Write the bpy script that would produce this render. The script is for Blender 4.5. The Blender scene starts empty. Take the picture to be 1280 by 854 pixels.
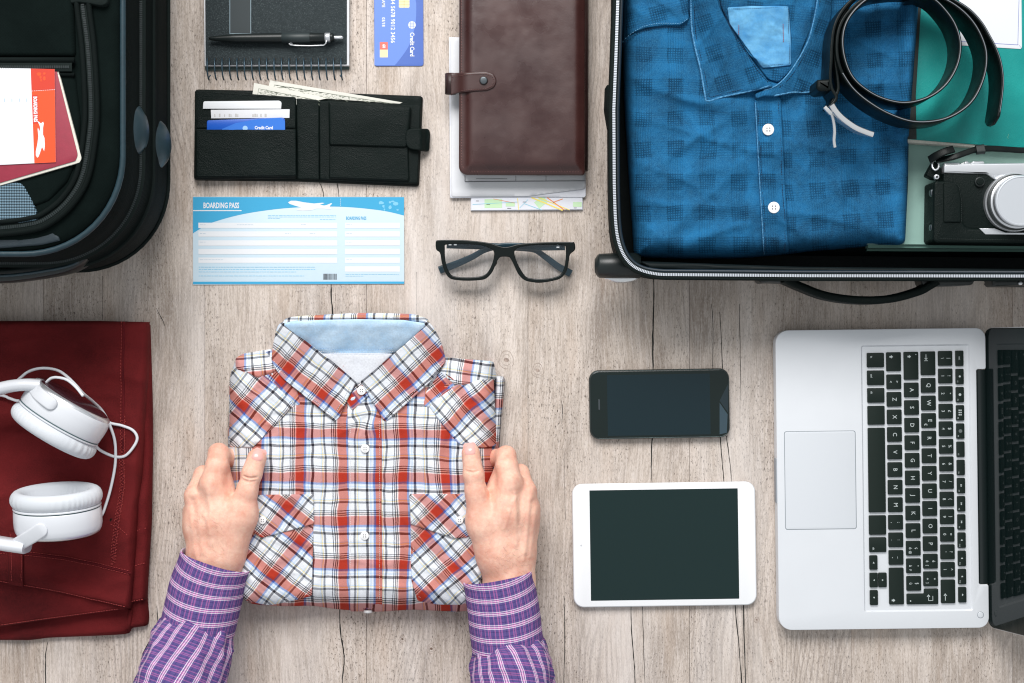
import bpy, bmesh, math, random
import numpy as np
from mathutils import Vector, Matrix, noise as mnoise
from mathutils.geometry import delaunay_2d_cdt
PI = math.pi
scene = bpy.context.scene

# ---------------------------------------------------------------- camera, light, exposure
S = 0.000873      # metres per photo pixel on the floor
H = 1.6           # camera height
cam_d = bpy.data.cameras.new('camera'); cam = bpy.data.objects.new('view_camera', cam_d)
scene.collection.objects.link(cam)
cam.location = (0, 0, H); cam.rotation_euler = (0, 0, 0)
cam_d.sensor_width = 36; cam_d.lens = 36 * H / (1280 * S)
cam_d.clip_start = 0.01; cam_d.clip_end = 50
scene.camera = cam

world = bpy.data.worlds.new("World"); scene.world = world; world.use_nodes = True
wb = world.node_tree.nodes['Background']
wb.inputs[0].default_value = (0.93, 0.97, 1.0, 1); wb.inputs[1].default_value = 0.58

def area(name, loc, target, size, power, color=(1, 1, 1)):
    d = bpy.data.lights.new(name, 'AREA'); d.shape = 'RECTANGLE'
    d.size, d.size_y = size; d.energy = power; d.color = color
    o = bpy.data.objects.new(name, d); scene.collection.objects.link(o)
    o.location = loc
    o.rotation_euler = (Vector(target) - Vector(loc)).to_track_quat('-Z', 'Y').to_euler()
    return o
area('softbox_light', (-0.35, 2.1, 2.3), (0, -0.15, 0), (2.2, 1.4), 129, (1.0, 0.98, 0.96))  # large softbox, high on the far side and slightly left

scene.cycles.filter_width = 1.15
scene.view_settings.view_transform = 'Standard'
scene.view_settings.look = 'None'
scene.view_settings.exposure = 0.0
scene.view_settings.gamma = 1.0
scene.view_settings.use_curve_mapping = False

# ---------------------------------------------------------------- basic helpers
COL = scene.collection
def P(px, py, z=0.0):
    k = S * (1 - z / H)
    return Vector(((px - 640) * k, (427 - py) * k, z))
def K(z=0.0):
    return S * (1 - z / H)
def lin(r, g, b):
    f = lambda c: (c / 255 / 12.92) if c / 255 <= .04045 else ((c / 255 + .055) / 1.055) ** 2.4
    return (f(r), f(g), f(b), 1)
def wloc(o):
    v = Vector((0, 0, 0))
    while o: v += o.location; o = o.parent
    return v
def tag(o, label=None, cat=None, group=None, kind=None):
    if label: o['label'] = label
    if cat: o['category'] = cat
    if group: o['group'] = group
    if kind: o['kind'] = kind
    return o
def thing(name, label, cat, loc, group=None):
    o = bpy.data.objects.new(name, None); COL.objects.link(o)
    o.location = loc; o.empty_display_size = .02
    return tag(o, label, cat, group)
def link(name, me, mat=None, parent=None, smooth=True):
    if parent is not None:
        me.transform(Matrix.Translation(-wloc(parent)))
    o = bpy.data.objects.new(name, me); COL.objects.link(o)
    if parent is not None: o.parent = parent
    if mat is not None:
        me.materials.clear(); me.materials.append(mat)
    if smooth and len(me.polygons):
        me.polygons.foreach_set('use_smooth', [True] * len(me.polygons))
    me.update()
    return o
def sharp(o, deg=35):
    me = o.data
    me.polygons.foreach_set('use_smooth', [True] * len(me.polygons))
    bm = bmesh.new(); bm.from_mesh(me)
    for e in bm.edges:
        if len(e.link_faces) == 2 and e.calc_face_angle(0) > math.radians(deg): e.smooth = False
    bm.to_mesh(me); bm.free()
    return o
def raw(verts, faces, uvs=None):
    me = bpy.data.meshes.new('m'); me.from_pydata([tuple(v) for v in verts], [], [tuple(f) for f in faces])
    if uvs is not None:
        lay = me.uv_layers.new(name='uv')
        li = np.zeros(len(me.loops), dtype=np.int32); me.loops.foreach_get('vertex_index', li)
        lay.data.foreach_set('uv', np.asarray(uvs, dtype=np.float32)[li].ravel())
    me.update(); return me
class MB:
    """collects verts and faces"""
    def __init__(s): s.v = []; s.f = []
    def add(s, v, f):
        n = len(s.v); s.v += [tuple(p) for p in v]; s.f += [tuple(i + n for i in q) for q in f]; return s
    def link(s, name, mat, parent=None, smooth=False, kind=None):
        me = raw(s.v, s.f)
        bm = bmesh.new(); bm.from_mesh(me); bmesh.ops.recalc_face_normals(bm, faces=bm.faces); bm.to_mesh(me); bm.free()
        o = link(name, me, mat, parent, smooth)
        if kind: o['kind'] = kind
        return o

# ---- 2D curves in photo pixels
def fillet(poly, rad, n=5):
    out = []; m = len(poly)
    rads = rad if isinstance(rad, (list, tuple)) else [rad] * m
    for i in range(m):
        a, b, c = np.array(poly[i - 1], float), np.array(poly[i], float), np.array(poly[(i + 1) % m], float)
        la, lc = np.linalg.norm(a - b), np.linalg.norm(c - b)
        r = min(rads[i], la * .49, lc * .49)
        if r < 1e-4: out.append(tuple(b)); continue
        p, q = b + (a - b) / la * r, b + (c - b) / lc * r
        for k in range(n + 1):
            t = k / n
            # rational quadratic, close to a circle arc
            w = .75
            d = (1 - t) ** 2 + 2 * w * t * (1 - t) + t * t
            out.append(tuple(((1 - t) ** 2 * p + 2 * w * t * (1 - t) * b + t * t * q) / d))
    return out
def cat(pts, closed=False, n=8):
    P_ = [np.array(p, float) for p in pts]; m = len(P_); out = []
    segs = m if closed else m - 1
    for i in range(segs):
        if closed: p0, p1, p2, p3 = P_[(i - 1) % m], P_[i], P_[(i + 1) % m], P_[(i + 2) % m]
        else: p0, p1, p2, p3 = P_[max(i - 1, 0)], P_[i], P_[i + 1], P_[min(i + 2, m - 1)]
        for k in range(n):
            t = k / n
            out.append(tuple(.5 * ((2 * p1) + (-p0 + p2) * t + (2 * p0 - 5 * p1 + 4 * p2 - p3) * t * t + (-p0 + 3 * p1 - 3 * p2 + p3) * t ** 3)))
    if not closed: out.append(tuple(P_[-1]))
    return out
def rrect(cx, cy, w, h, r, rot=0, n=6):
    pts = fillet([(-w / 2, -h / 2), (w / 2, -h / 2), (w / 2, h / 2), (-w / 2, h / 2)], r, n)
    c, s = math.cos(rot), math.sin(rot)
    return [(cx + x * c - y * s, cy + x * s + y * c) for x, y in pts]
def circ(cx, cy, r, n=24, ry=None, rot=0):
    ry = ry or r; c, s = math.cos(rot), math.sin(rot)
    o = []
    for i in range(n):
        a = 2 * PI * i / n; x, y = r * math.cos(a), ry * math.sin(a)
        o.append((cx + x * c - y * s, cy + x * s + y * c))
    return o
def resample(pts, step, closed=True):
    p = np.array(pts, float)
    if closed: p = np.vstack([p, p[:1]])
    seg = np.linalg.norm(np.diff(p, axis=0), axis=1); keep = np.r_[True, seg > 1e-6]; p = p[keep]
    seg = np.linalg.norm(np.diff(p, axis=0), axis=1); L = np.r_[0, np.cumsum(seg)]
    n = max(4, int(round(L[-1] / step)))
    t = np.linspace(0, L[-1], n + 1)
    out = np.stack([np.interp(t, L, p[:, 0]), np.interp(t, L, p[:, 1])], 1)
    return out[:-1] if closed else out
def sarea(p):
    p = np.asarray(p); x, y = p[:, 0], p[:, 1]
    return .5 * np.sum(x * np.roll(y, -1) - np.roll(x, -1) * y)
def inset(poly, d):
    p = np.asarray(poly, float); s = 1 if sarea(p) > 0 else -1
    e = np.roll(p, -1, 0) - p; l = np.linalg.norm(e, axis=1, keepdims=True); l[l < 1e-9] = 1e-9; e /= l
    nrm = np.stack([-e[:, 1], e[:, 0]], 1) * s
    n0 = np.roll(nrm, 1, 0); m = nrm + n0; ml = np.linalg.norm(m, axis=1, keepdims=True); ml[ml < 1e-6] = 1
    m = m / ml; c = np.clip(np.sum(m * nrm, 1, keepdims=True), .5, 1)
    return p + m * d / c
def prism(name, poly, z0, z1, mat, parent=None, bev=0.0005, zp=None, segs=3, botbev=0, smooth=True, deg=40):
    """extruded outline (photo pixels at plane zp) with rounded top edge"""
    zp = z1 if zp is None else zp
    k = K(zp); p = np.asarray(poly, float)
    W = np.stack([(p[:, 0] - 640) * k, (427 - p[:, 1]) * k], 1)
    loops = []
    if botbev:
        for i in range(segs + 1):
            a = PI / 2 * (1 - i / segs)
            loops.append((inset(W, botbev * (1 - math.cos(a))), z0 + botbev * (1 - math.sin(a))))
    else: loops.append((W, z0))
    if bev > 0:
        for i in range(segs + 1):
            a = PI / 2 * i / segs
            loops.append((inset(W, bev * (1 - math.cos(a))), z1 - bev + bev * math.sin(a)))
    else: loops.append((W, z1))
    n = len(W); v = []; f = []
    for L, z in loops: v += [(x, y, z) for x, y in L]
    for i in range(len(loops) - 1):
        for j in range(n):
            f.append((i * n + j, i * n + (j + 1) % n, (i + 1) * n + (j + 1) % n, (i + 1) * n + j))
    f.append(tuple(range(n))[::-1]); f.append(tuple(range((len(loops) - 1) * n, len(loops) * n)))
    me = raw(v, f)
    bm = bmesh.new(); bm.from_mesh(me)
    ng = [q for q in bm.faces if len(q.verts) > 4]
    bmesh.ops.triangulate(bm, faces=ng)
    bmesh.ops.recalc_face_normals(bm, faces=bm.faces); bm.to_mesh(me); bm.free()
    o = link(name, me, mat, parent)
    if smooth: sharp(o, deg)
    return o
def frame_sweep(pts, closed, up=None):
    pts = [Vector(p) for p in pts]; n = len(pts); T = []
    for i in range(n):
        if closed: t = pts[(i + 1) % n] - pts[i - 1]
        else: t = pts[min(i + 1, n - 1)] - pts[max(i - 1, 0)]
        T.append(t.normalized() if t.length > 1e-9 else Vector((1, 0, 0)))
    fr = []; nv = None
    for i in range(n):
        if up is not None:
            s = T[i].cross(Vector(up)); s = s.normalized() if s.length > 1e-6 else Vector((1, 0, 0)); u = s.cross(T[i]).normalized()
        else:
            if nv is None:
                nv = Vector((0, 0, 1)); 
                if abs(T[0].dot(nv)) > .9: nv = Vector((0, 1, 0))
            u = (nv - T[i] * nv.dot(T[i])).normalized(); nv = u; s = T[i].cross(u)
        fr.append((pts[i], s, u))
    return fr
def sweep_vf(pts, prof, closed=False, up=None, scale=None, cap=True):
    """prof: list of (side, up) in metres"""
    fr = frame_sweep(pts, closed, up); m = len(prof); v = []; f = []; n = len(fr)
    for i, (c, s, u) in enumerate(fr):
        k = 1 if scale is None else scale[i]
        for a, b in prof: v.append(c + s * a * k + u * b * k)
    for i in range(n if closed else n - 1):
        for j in range(m):
            f.append((i * m + j, i * m + (j + 1) % m, ((i + 1) % n) * m + (j + 1) % m, ((i + 1) % n) * m + j))
    if cap and not closed:
        f.append(tuple(range(m))[::-1]); f.append(tuple(range((n - 1) * m, n * m)))
    return v, f
def circle_prof(r, n=8): return [(r * math.cos(2 * PI * i / n), r * math.sin(2 * PI * i / n)) for i in range(n)]
def tube(name, pts, r, mat, parent=None, closed=False, n=8, scale=None, up=None):
    v, f = sweep_vf(pts, circle_prof(r, n), closed, up, scale)
    return MB().add(v, f).link(name, mat, parent, True)
def sweep(name, pts, prof, mat, parent=None, closed=False, up=(0, 0, 1), scale=None, deg=40):
    v, f = sweep_vf(pts, prof, closed, up, scale)
    return sharp(MB().add(v, f).link(name, mat, parent, True), deg)
def rprof(w, h, r=None, n=3):
    r = r or min(w, h) * .3
    return fillet([(-w / 2, -h / 2), (w / 2, -h / 2), (w / 2, h / 2), (-w / 2, h / 2)], r, n)
def pw(pts, z): return [P(x, y, z) for x, y in pts]
def box_vf(c, sx, sy, sz, rz=0):
    cs, sn = math.cos(rz), math.sin(rz); v = []
    for dz in (-1, 1):
        for dx, dy in ((-1, -1), (1, -1), (1, 1), (-1, 1)):
            x, y = dx * sx / 2, dy * sy / 2
            v.append((c[0] + x * cs - y * sn, c[1] + x * sn + y * cs, c[2] + dz * sz / 2))
    return v, [(3, 2, 1, 0), (4, 5, 6, 7), (0, 1, 5, 4), (1, 2, 6, 5), (2, 3, 7, 6), (3, 0, 4, 7)]
def stitches(name, path, zf, mat, parent, L=2.2, gap=1.3, w=.7, h=.0004, zp=None):
    """path in px, dashes; zf(px,py)->z or constant"""
    zfn = zf if callable(zf) else (lambda x, y: zf)
    p = resample(path, .5, False); mb = MB(); i = 0; pitch = L + gap
    n = int(len(p) * .5 / pitch)
    for j in range(n):
        a, b = p[int(j * pitch / .5)], p[min(int((j * pitch + L) / .5), len(p) - 1)]
        za, zb = zfn(*a), zfn(*b); zz = zp if zp is not None else za
        A, B = P(a[0], a[1], zz), P(b[0], b[1], zz); A.z = za; B.z = zb
        v, f = sweep_vf([A, (A + B) / 2 + Vector((0, 0, h * .6)), B], [(-w * S / 2, 0), (-w * S / 4, h), (w * S / 4, h), (w * S / 2, 0), (0, -h)], up=(0, 0, 1))
        mb.add(v, f)
    return mb.link(name, mat, parent, True, 'stuff')
def flat(name, polys, z, mat, parent, zp=None):
    """thin printed shapes, px outlines"""
    mb = MB(); zz = z if zp is None else zp
    for p in polys:
        v = []
        for x, y in p:
            q = P(x, y, zz); v.append((q.x, q.y, z))
        if sarea([(a[0], a[1]) for a in v]) < 0: v = v[::-1]
        mb.add(v, [tuple(range(len(v)))])
    me = raw(mb.v, mb.f)
    bm = bmesh.new(); bm.from_mesh(me); bmesh.ops.triangulate(bm, faces=bm.faces); bm.to_mesh(me); bm.free()
    return link(name, me, mat, parent, False)
def qd(x0, y0, x1, y1): return [(x0, y0), (x1, y0), (x1, y1), (x0, y1)]
def lineq(a, b, w):
    a, b = np.array(a, float), np.array(b, float); d = b - a; d /= np.linalg.norm(d); n = np.array([-d[1], d[0]]) * w / 2
    return [tuple(a + n), tuple(b + n), tuple(b - n), tuple(a - n)]
def text(name, s, px, py, size, z, mat, parent, rot=0, sx=1.0, bold=0.0, align='CENTER', spacing=1.0, zp=None):
    c = bpy.data.curves.new('t', 'FONT'); c.body = s; c.size = size * K(z if zp is None else zp); c.align_x = align; c.align_y = 'CENTER'
    c.space_character = spacing; c.offset = bold * S; c.resolution_u = 2; c.extrude = 0
    o = bpy.data.objects.new('t', c); COL.objects.link(o)
    dg = bpy.context.evaluated_depsgraph_get()
    me = bpy.data.meshes.new_from_object(o.evaluated_get(dg))
    bpy.data.objects.remove(o); bpy.data.curves.remove(c)
    q = P(px, py, z if zp is None else zp)
    me.transform(Matrix.Translation((q.x, q.y, z)) @ Matrix.Rotation(rot, 4, 'Z') @ Matrix.Diagonal((sx, 1, 1, 1)))
    return link(name, me, mat, parent, False)
def curve_plate(name, outlines, z, thick, bev, mat, parent, zp=None):
    """flat plate with holes"""
    c = bpy.data.curves.new('c', 'CURVE'); c.dimensions = '2D'; c.fill_mode = 'BOTH'; c.extrude = thick / 2 - bev; c.bevel_depth = bev; c.bevel_resolution = 2
    for ol in outlines:
        sp = c.splines.new('POLY'); sp.points.add(len(ol) - 1); sp.use_cyclic_u = True
        for i, (x, y) in enumerate(ol):
            q = P(x, y, z if zp is None else zp); sp.points[i].co = (q.x, q.y, 0, 1)
    o = bpy.data.objects.new('t', c); COL.objects.link(o)
    dg = bpy.context.evaluated_depsgraph_get()
    me = bpy.data.meshes.new_from_object(o.evaluated_get(dg))
    bpy.data.objects.remove(o); bpy.data.curves.remove(c)
    me.transform(Matrix.Translation((0, 0, z - thick / 2)))
    return sharp(link(name, me, mat, parent), 40)

def pdist(pts, poly):
    a = np.asarray(poly, float); b = np.roll(a, -1, 0); pts = np.asarray(pts, float)
    out = np.full(len(pts), 1e9)
    for s in range(0, len(pts), 4000):
        q = pts[s:s + 4000, None, :]; ab = (b - a)[None]; t = np.sum((q - a[None]) * ab, 2) / np.maximum(np.sum(ab * ab, 2), 1e-12)
        t = np.clip(t, 0, 1)[..., None]; out[s:s + 4000] = np.sqrt(np.min(np.sum((q - (a[None] + t * ab)) ** 2, 2), 1))
    return out
def inside(pts, poly):
    a = np.asarray(poly, float); b = np.roll(a, -1, 0); pts = np.asarray(pts, float)
    x, y = pts[:, 0][:, None], pts[:, 1][:, None]
    c = ((a[:, 1] > y) != (b[:, 1] > y)) & (x < (b[:, 0] - a[:, 0]) * (y - a[:, 1]) / np.where(b[:, 1] == a[:, 1], 1e-12, b[:, 1] - a[:, 1]) + a[:, 0])
    return np.sum(c, 1) % 2 == 1
def slab(name, outline, mat, parent, thick, r, zp, base=0.0, top=None, step=4, uv=None, skirt=0.0, power=2.0, edge=0.0, deg=None, bulge=False):
    """soft slab over an outline in px: z = base + thick*profile(distance to edge / r) + top"""
    bulge = bulge or callable(base)
    bfn = base if callable(base) else (lambda x, y: base)
    B = resample(outline, step * .8); n = len(B)
    if sarea(B) < 0: B = B[::-1]
    rings = []
    offs = [o for o in (r * .08, r * .3, r * .65, r * 1.0) if o > .15]
    for o in offs:
        q = inset(B, o); d = pdist(q, B); ok = (d > o * .9) & inside(q, B); rings.append(q[ok])
    x0, y0 = B.min(0); x1, y1 = B.max(0)
    gx, gy = np.meshgrid(np.arange(x0, x1, step), np.arange(y0, y1, step * .87)); gx = gx + (np.arange(gx.shape[0]) % 2)[:, None] * step / 2
    G = np.stack([gx.ravel(), gy.ravel()], 1); G = G[inside(G, B)]; d = pdist(G, B)
    lim = (offs[-1] if offs else 0) + step * .45
    G = G[d > lim]
    A = np.vstack([B] + rings + [G])
    # thin out near-duplicates
    key = {}; keep = np.ones(len(A), bool)
    md = max(step * .18, .12)
    for i in range(n, len(A)):
        kx = (int(A[i, 0] / md), int(A[i, 1] / md))
        if kx in key: keep[i] = False
        else: key[kx] = 1
    A = A[keep]
    vs, es, fs, _, _, _ = delaunay_2d_cdt([Vector(p) for p in A], [(i, (i + 1) % n) for i in range(n)], [], 1, 1e-5)
    V = np.array([(v.x, v.y) for v in vs])
    D = pdist(V, B)
    t = np.clip(D / max(r, 1e-6), 0, 1)
    prof = (1 - (1 - t) ** power) ** (1 / power)
    k = K(zp); verts = []; uvs = []
    for i, (x, y) in enumerate(V):
        z = bfn(x, y) + edge + (thick - edge) * prof[i]
        if top is not None: z += top(x, y) * min(1, D[i] / max(r, 3))
        if bulge: k = K(z)      # lower rows of a soft pile spread outwards
        verts.append(((x - 640) * k, (427 - y) * k, z))
        if uv: uvs.append(uv(x, y))
    faces = [tuple(f) for f in fs]
    # orient up
    f0 = faces[0]; a, b, c = (Vector(verts[i]) for i in f0[:3])
    if (b - a).cross(c - a).z < 0: faces = [f[::-1] for f in faces]
    if skirt or edge:
        cnt = {}
        for f in faces:
            for i in range(len(f)):
                e = (f[i], f[(i + 1) % len(f)]); cnt[e] = 1
        m = {}
        for (a, b) in list(cnt):
            if (b, a) not in cnt:
                for q in (a, b):
                    if q not in m:
                        m[q] = len(verts); x, y, z = verts[q]
                        verts.append((x, y, bfn(*V[q]) - skirt))
                        if uv: uvs.append(uvs[q])
                faces.append((b, a, m[a], m[b]))
    me = raw(verts, faces, uvs if uv else None)
    o = link(name, me, mat, parent)
    if deg: sharp(o, deg)
    return o

def nz(x, y, s, seed=0.0): return mnoise.noise(Vector((x / s, y / s, seed * 7.31)))
def crease(x, y, s, seed=0, ang=0, an=3.0, k=3):
    c, sn = math.cos(ang), math.sin(ang); u, v = x * c + y * sn, -x * sn + y * c
    u += 14 * nz(x, y, s * 2.5, seed + 5)
    n = mnoise.noise(Vector((u / (s * an), v / s, seed * 3.7)))
    return max(0, 1 - abs(n) * 2.2) ** k

# ---- signed-distance bodies (one continuous surface)
def surface_nets(f, lo, hi, res):
    lo = np.array(lo); hi = np.array(hi); dims = np.ceil((hi - lo) / res).astype(int) + 1
    xs = [lo[i] + res * np.arange(dims[i]) for i in range(3)]
    X, Y, Z = np.meshgrid(*xs, indexing='ij')
    F = f(X, Y, Z); nx, ny, nz_ = F.shape
    c = np.zeros((nx - 1, ny - 1, nz_ - 1)); s = np.zeros(c.shape + (3,)); sg = F < 0
    corners = [(i, j, k) for i in (0, 1) for j in (0, 1) for k in (0, 1)]
    for a in range(8):
        for b in range(a + 1, 8):
            ca, cb = corners[a], corners[b]
            if sum(abs(ca[i] - cb[i]) for i in range(3)) != 1: continue
            sl = lambda c_: tuple(slice(c_[i], F.shape[i] - 1 + c_[i]) for i in range(3))
            fa, fb = F[sl(ca)], F[sl(cb)]; m = (fa < 0) != (fb < 0)
            den = np.where(m, fa - fb, 1); t = np.where(m, fa / den, 0)
            for ax in range(3):
                s[..., ax] += np.where(m, ca[ax] + t * (cb[ax] - ca[ax]), 0)
            c += m
    act = c > 0; idx = -np.ones(c.shape, int); idx[act] = np.arange(act.sum())
    I = np.stack(np.nonzero(act), 1)
    V = lo + res * (I + s[act] / c[act][:, None])
    faces = []
    for ax in range(3):
        o = [0, 1, 2]; o.remove(ax); u, v = o
        a = [slice(None)] * 3; b = [slice(None)] * 3; a[ax] = slice(0, -1); b[ax] = slice(1, None)
        ch = sg[tuple(a)] != sg[tuple(b)]
        pos = np.stack(np.nonzero(ch), 1)
        for p in pos:
            if p[u] < 1 or p[v] < 1 or p[u] >= F.shape[u] - 1 or p[v] >= F.shape[v] - 1: continue
            q = []
            for du, dv in ((-1, -1), (0, -1), (0, 0), (-1, 0)):
                r_ = list(p); r_[u] += du; r_[v] += dv; q.append(idx[tuple(r_)])
            flip = sg[tuple(p)]
            if ax == 1: flip = not flip
            faces.append(tuple(q if flip else q[::-1]))
    return V, faces
def sd_cone(X, Y, Z, a, b, ra, rb):
    a = np.array(a); b = np.array(b); d = b - a; L = d @ d
    t = np.clip(((X - a[0]) * d[0] + (Y - a[1]) * d[1] + (Z - a[2]) * d[2]) / L, 0, 1)
    return np.sqrt((X - a[0] - t * d[0]) ** 2 + (Y - a[1] - t * d[1]) ** 2 + (Z - a[2] - t * d[2]) ** 2) - (ra + (rb - ra) * t)
def smin(a, b, k):
    h = np.clip(.5 + .5 * (b - a) / k, 0, 1); return b * (1 - h) + a * h - k * h * (1 - h)
def smax(a, b, k): return -smin(-a, -b, k)
# ---------------------------------------------------------------- materials
class NT:
    def __init__(s, name):
        s.m = bpy.data.materials.new(name); s.m.use_nodes = True; s.t = s.m.node_tree; s.N = s.t.nodes; s.L = s.t.links
        s.b = s.N['Principled BSDF']; s.out = s.N['Material Output']
    def n(s, typ, **kw):
        x = s.N.new(typ)
        for k, v in kw.items(): setattr(x, k, v)
        return x
    def put(s, node, i, v):
        if v is None: return
        if isinstance(v, bpy.types.NodeSocket): s.L.new(v, node.inputs[i])
        else: node.inputs[i].default_value = v
    def pos(s): return s.n('ShaderNodeNewGeometry').outputs['Position']
    def obj(s): return s.n('ShaderNodeTexCoord').outputs['Object']
    def uv(s): return s.n('ShaderNodeTexCoord').outputs['UV']
    def rnd(s): return s.n('ShaderNodeObjectInfo').outputs['Random']
    def scale(s, v, sc, loc=(0, 0, 0), rot=(0, 0, 0)):
        x = s.n('ShaderNodeMapping'); s.put(x, 0, v); x.inputs['Scale'].default_value = sc
        x.inputs['Location'].default_value = loc; x.inputs['Rotation'].default_value = rot; return x.outputs[0]
    def noise(s, v, sc, det=3, rough=.5, dist=0, col=False):
        x = s.n('ShaderNodeTexNoise'); s.put(x, 'Vector', v); x.inputs['Scale'].default_value = sc; x.inputs['Detail'].default_value = det
        x.inputs['Roughness'].default_value = rough; x.inputs['Distortion'].default_value = dist; return x.outputs['Color' if col else 'Fac']
    def voro(s, v, sc, feat='F1'):
        x = s.n('ShaderNodeTexVoronoi', feature=feat); s.put(x, 'Vector', v); x.inputs['Scale'].default_value = sc; return x.outputs['Distance']
    def math(s, op, a, b=None, c=None, clamp=False):
        x = s.n('ShaderNodeMath', operation=op); x.use_clamp = clamp; s.put(x, 0, a); s.put(x, 1, b); s.put(x, 2, c); return x.outputs[0]
    def vm(s, op, a, b=None):
        x = s.n('ShaderNodeVectorMath', operation=op); s.put(x, 0, a); s.put(x, 1, b); return x.outputs[0]
    def xyz(s, v):
        x = s.n('ShaderNodeSeparateXYZ'); s.put(x, 0, v); return x.outputs
    def comb(s, a, b, c=0.0):
        x = s.n('ShaderNodeCombineXYZ'); s.put(x, 0, a); s.put(x, 1, b); s.put(x, 2, c); return x.outputs[0]
    def mix(s, f, a, b, mode='MIX'):
        x = s.n('ShaderNodeMix', data_type='RGBA', blend_type=mode); s.put(x, 0, f); s.put(x, 6, a); s.put(x, 7, b); return x.outputs[2]
    def ramp(s, f, stops, const=False):
        x = s.n('ShaderNodeValToRGB'); s.put(x, 0, f); r = x.color_ramp; r.interpolation = 'CONSTANT' if const else 'LINEAR'
        while len(r.elements) < len(stops): r.elements.new(.5)
        for e, (p, c) in zip(r.elements, stops):
            e.position = p; e.color = c if isinstance(c, (tuple, list)) and len(c) == 4 else ((c, c, c, 1) if not isinstance(c, (tuple, list)) else (*c, 1))
        return x.outputs[0]
    def mr(s, v, a, b, c=0., d=1., smooth=False):
        x = s.n('ShaderNodeMapRange'); x.interpolation_type = 'SMOOTHSTEP' if smooth else 'LINEAR'
        s.put(x, 0, v)
        for i, q in enumerate((a, b, c, d)): x.inputs[i + 1].default_value = q
        return x.outputs[0]
    def bump(s, h, strength=.3, dist=.001, prev=None):
        x = s.n('ShaderNodeBump'); x.inputs['Strength'].default_value = strength; x.inputs['Distance'].default_value = dist; s.put(x, 'Height', h)
        if prev is not None: s.put(x, 'Normal', prev)
        return x.outputs[0]
    def fin(s, col=None, rough=None, metal=None, normal=None, spec=None, **kw):
        for k, v in (('Base Color', col), ('Roughness', rough), ('Metallic', metal), ('Normal', normal), ('Specular IOR Level', spec)):
            if v is not None: s.put(s.b, k, v)
        for k, v in kw.items(): s.put(s.b, k.replace('_', ' '), v)
        return s.m
def plain(name, col, rough=.5, metal=0, spec=.5, bump=None, var=0.0, vs=200, coat=0, sheen=0):
    t = NT(name); c = col; nrm = None
    if var:
        f = t.noise(t.pos(), vs, 4)
        f = t.mr(f, .25, .75)
        c = t.mix(f, tuple(x * (1 - var) for x in col[:3]) + (1,), tuple(min(1, x * (1 + var)) for x in col[:3]) + (1,))
    if bump:
        nrm = t.bump(t.noise(t.pos(), bump[0], 4, .6), bump[1], bump[2])
    kw = {}
    if coat: kw['Coat_Weight'] = coat; kw['Coat_Roughness'] = .04
    if sheen: kw['Sheen_Weight'] = sheen
    return t.fin(c, rough, metal, nrm, spec, **kw)
M = {}
def leather(name, col, col2, rough=.42, cell=900, strength=.5, spec=.5, blot=25):
    t = NT(name); p = t.pos()
    v = t.voro(p, cell); n1 = t.noise(p, cell * .4, 3)
    h = t.math('ADD', t.math('MULTIPLY', v, .8), n1)
    f = t.mr(t.noise(p, blot, 5, .6), .3, .7)
    c = t.mix(f, col, col2)
    r = t.mr(t.noise(p, blot * 2, 3), .3, .7, rough - .08, rough + .1)
    return t.fin(c, r, 0, t.bump(h, strength, .0006), spec)
def fabric(name, col, col2=None, rough=.9, sc=1500, strength=.5, var=.25, spec=.15, dist=.0005, sheen=0.0, blot=22):
    t = NT(name); p = t.pos(); col2 = col2 or tuple(x * (1 - var) for x in col[:3]) + (1,)
    x, y, z = t.xyz(p)
    wv = t.math('MULTIPLY', t.math('SINE', t.math('MULTIPLY', x, sc * 3)), t.math('SINE', t.math('MULTIPLY', t.math('ADD', y, z), sc * 3)))
    n = t.noise(p, sc * .5, 3, .6); h = t.math('ADD', t.math('MULTIPLY', wv, .4), n)
    f = t.mr(t.noise(p, blot, 6, .65), .3, .7); f2 = t.mr(t.noise(p, sc * .35, 2), .3, .7)
    c = t.mix(f, col2, col); c = t.mix(t.math('MULTIPLY', f2, .35), c, tuple(q * .55 for q in col[:3]) + (1,))
    kw = {'Sheen_Weight': sheen} if sheen else {}
    return t.fin(c, rough, 0, t.bump(h, strength, dist), spec, **kw)

M['black_fabric'] = fabric('black_fabric', (.0045, .0090, .0083, 1), (.0022, .005, .0046, 1), sc=1500, spec=.06)
M['black_web'] = fabric('black_webbing', (.008, .014, .013, 1), sc=1900, spec=.12, rough=.7)
M['black_nylon'] = fabric('black_nylon', (.0035, .007, .0066, 1), sc=1100, spec=.10, rough=.75)
M['piping'] = plain('grey_rubber_piping', lin(34, 54, 62), .42, spec=.35, bump=(500, .2, .0004), var=.15)
M['black_plastic'] = plain('black_plastic', (.008, .013, .013, 1), .35, bump=(900, .15, .0002))
M['slate_plastic'] = plain('slate_plastic', lin(38, 58, 66), .38, bump=(900, .15, .0002), var=.1)
M['lining'] = plain('lining', (.004, .008, .009, 1), .6, spec=.15, bump=(60, .3, .002))
M['black_leather'] = leather('black_leather', (.0022, .0055, .0050, 1), (.004, .0085, .0075, 1), .5, 1000, .6, .12)
M['belt_leather'] = leather('belt_leather', (.0025, .005, .005, 1), (.004, .007, .007, 1), .36, 1400, .12, .2)
M['brown_leather'] = leather('brown_leather', lin(50, 28, 28), lin(68, 40, 37), .30, 1500, .10, .6, 14)
M['brown_dark'] = leather('brown_leather_edge', lin(40, 24, 24), lin(54, 34, 32), .45, 1500, .15, .4, 20)
M['red_denim'] = None
M['white_plastic'] = plain('white_plastic', (.66, .68, .72, 1), .28, spec=.5, coat=.3)
M['cushion'] = plain('white_leatherette', (.62, .65, .69, 1), .5, bump=(700, .25, .0004))
M['white_rubber'] = plain('white_rubber', (.70, .72, .76, 1), .45)
M['silver'] = plain('silver_metal', (.74, .76, .79, 1), .30, .8)
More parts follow.
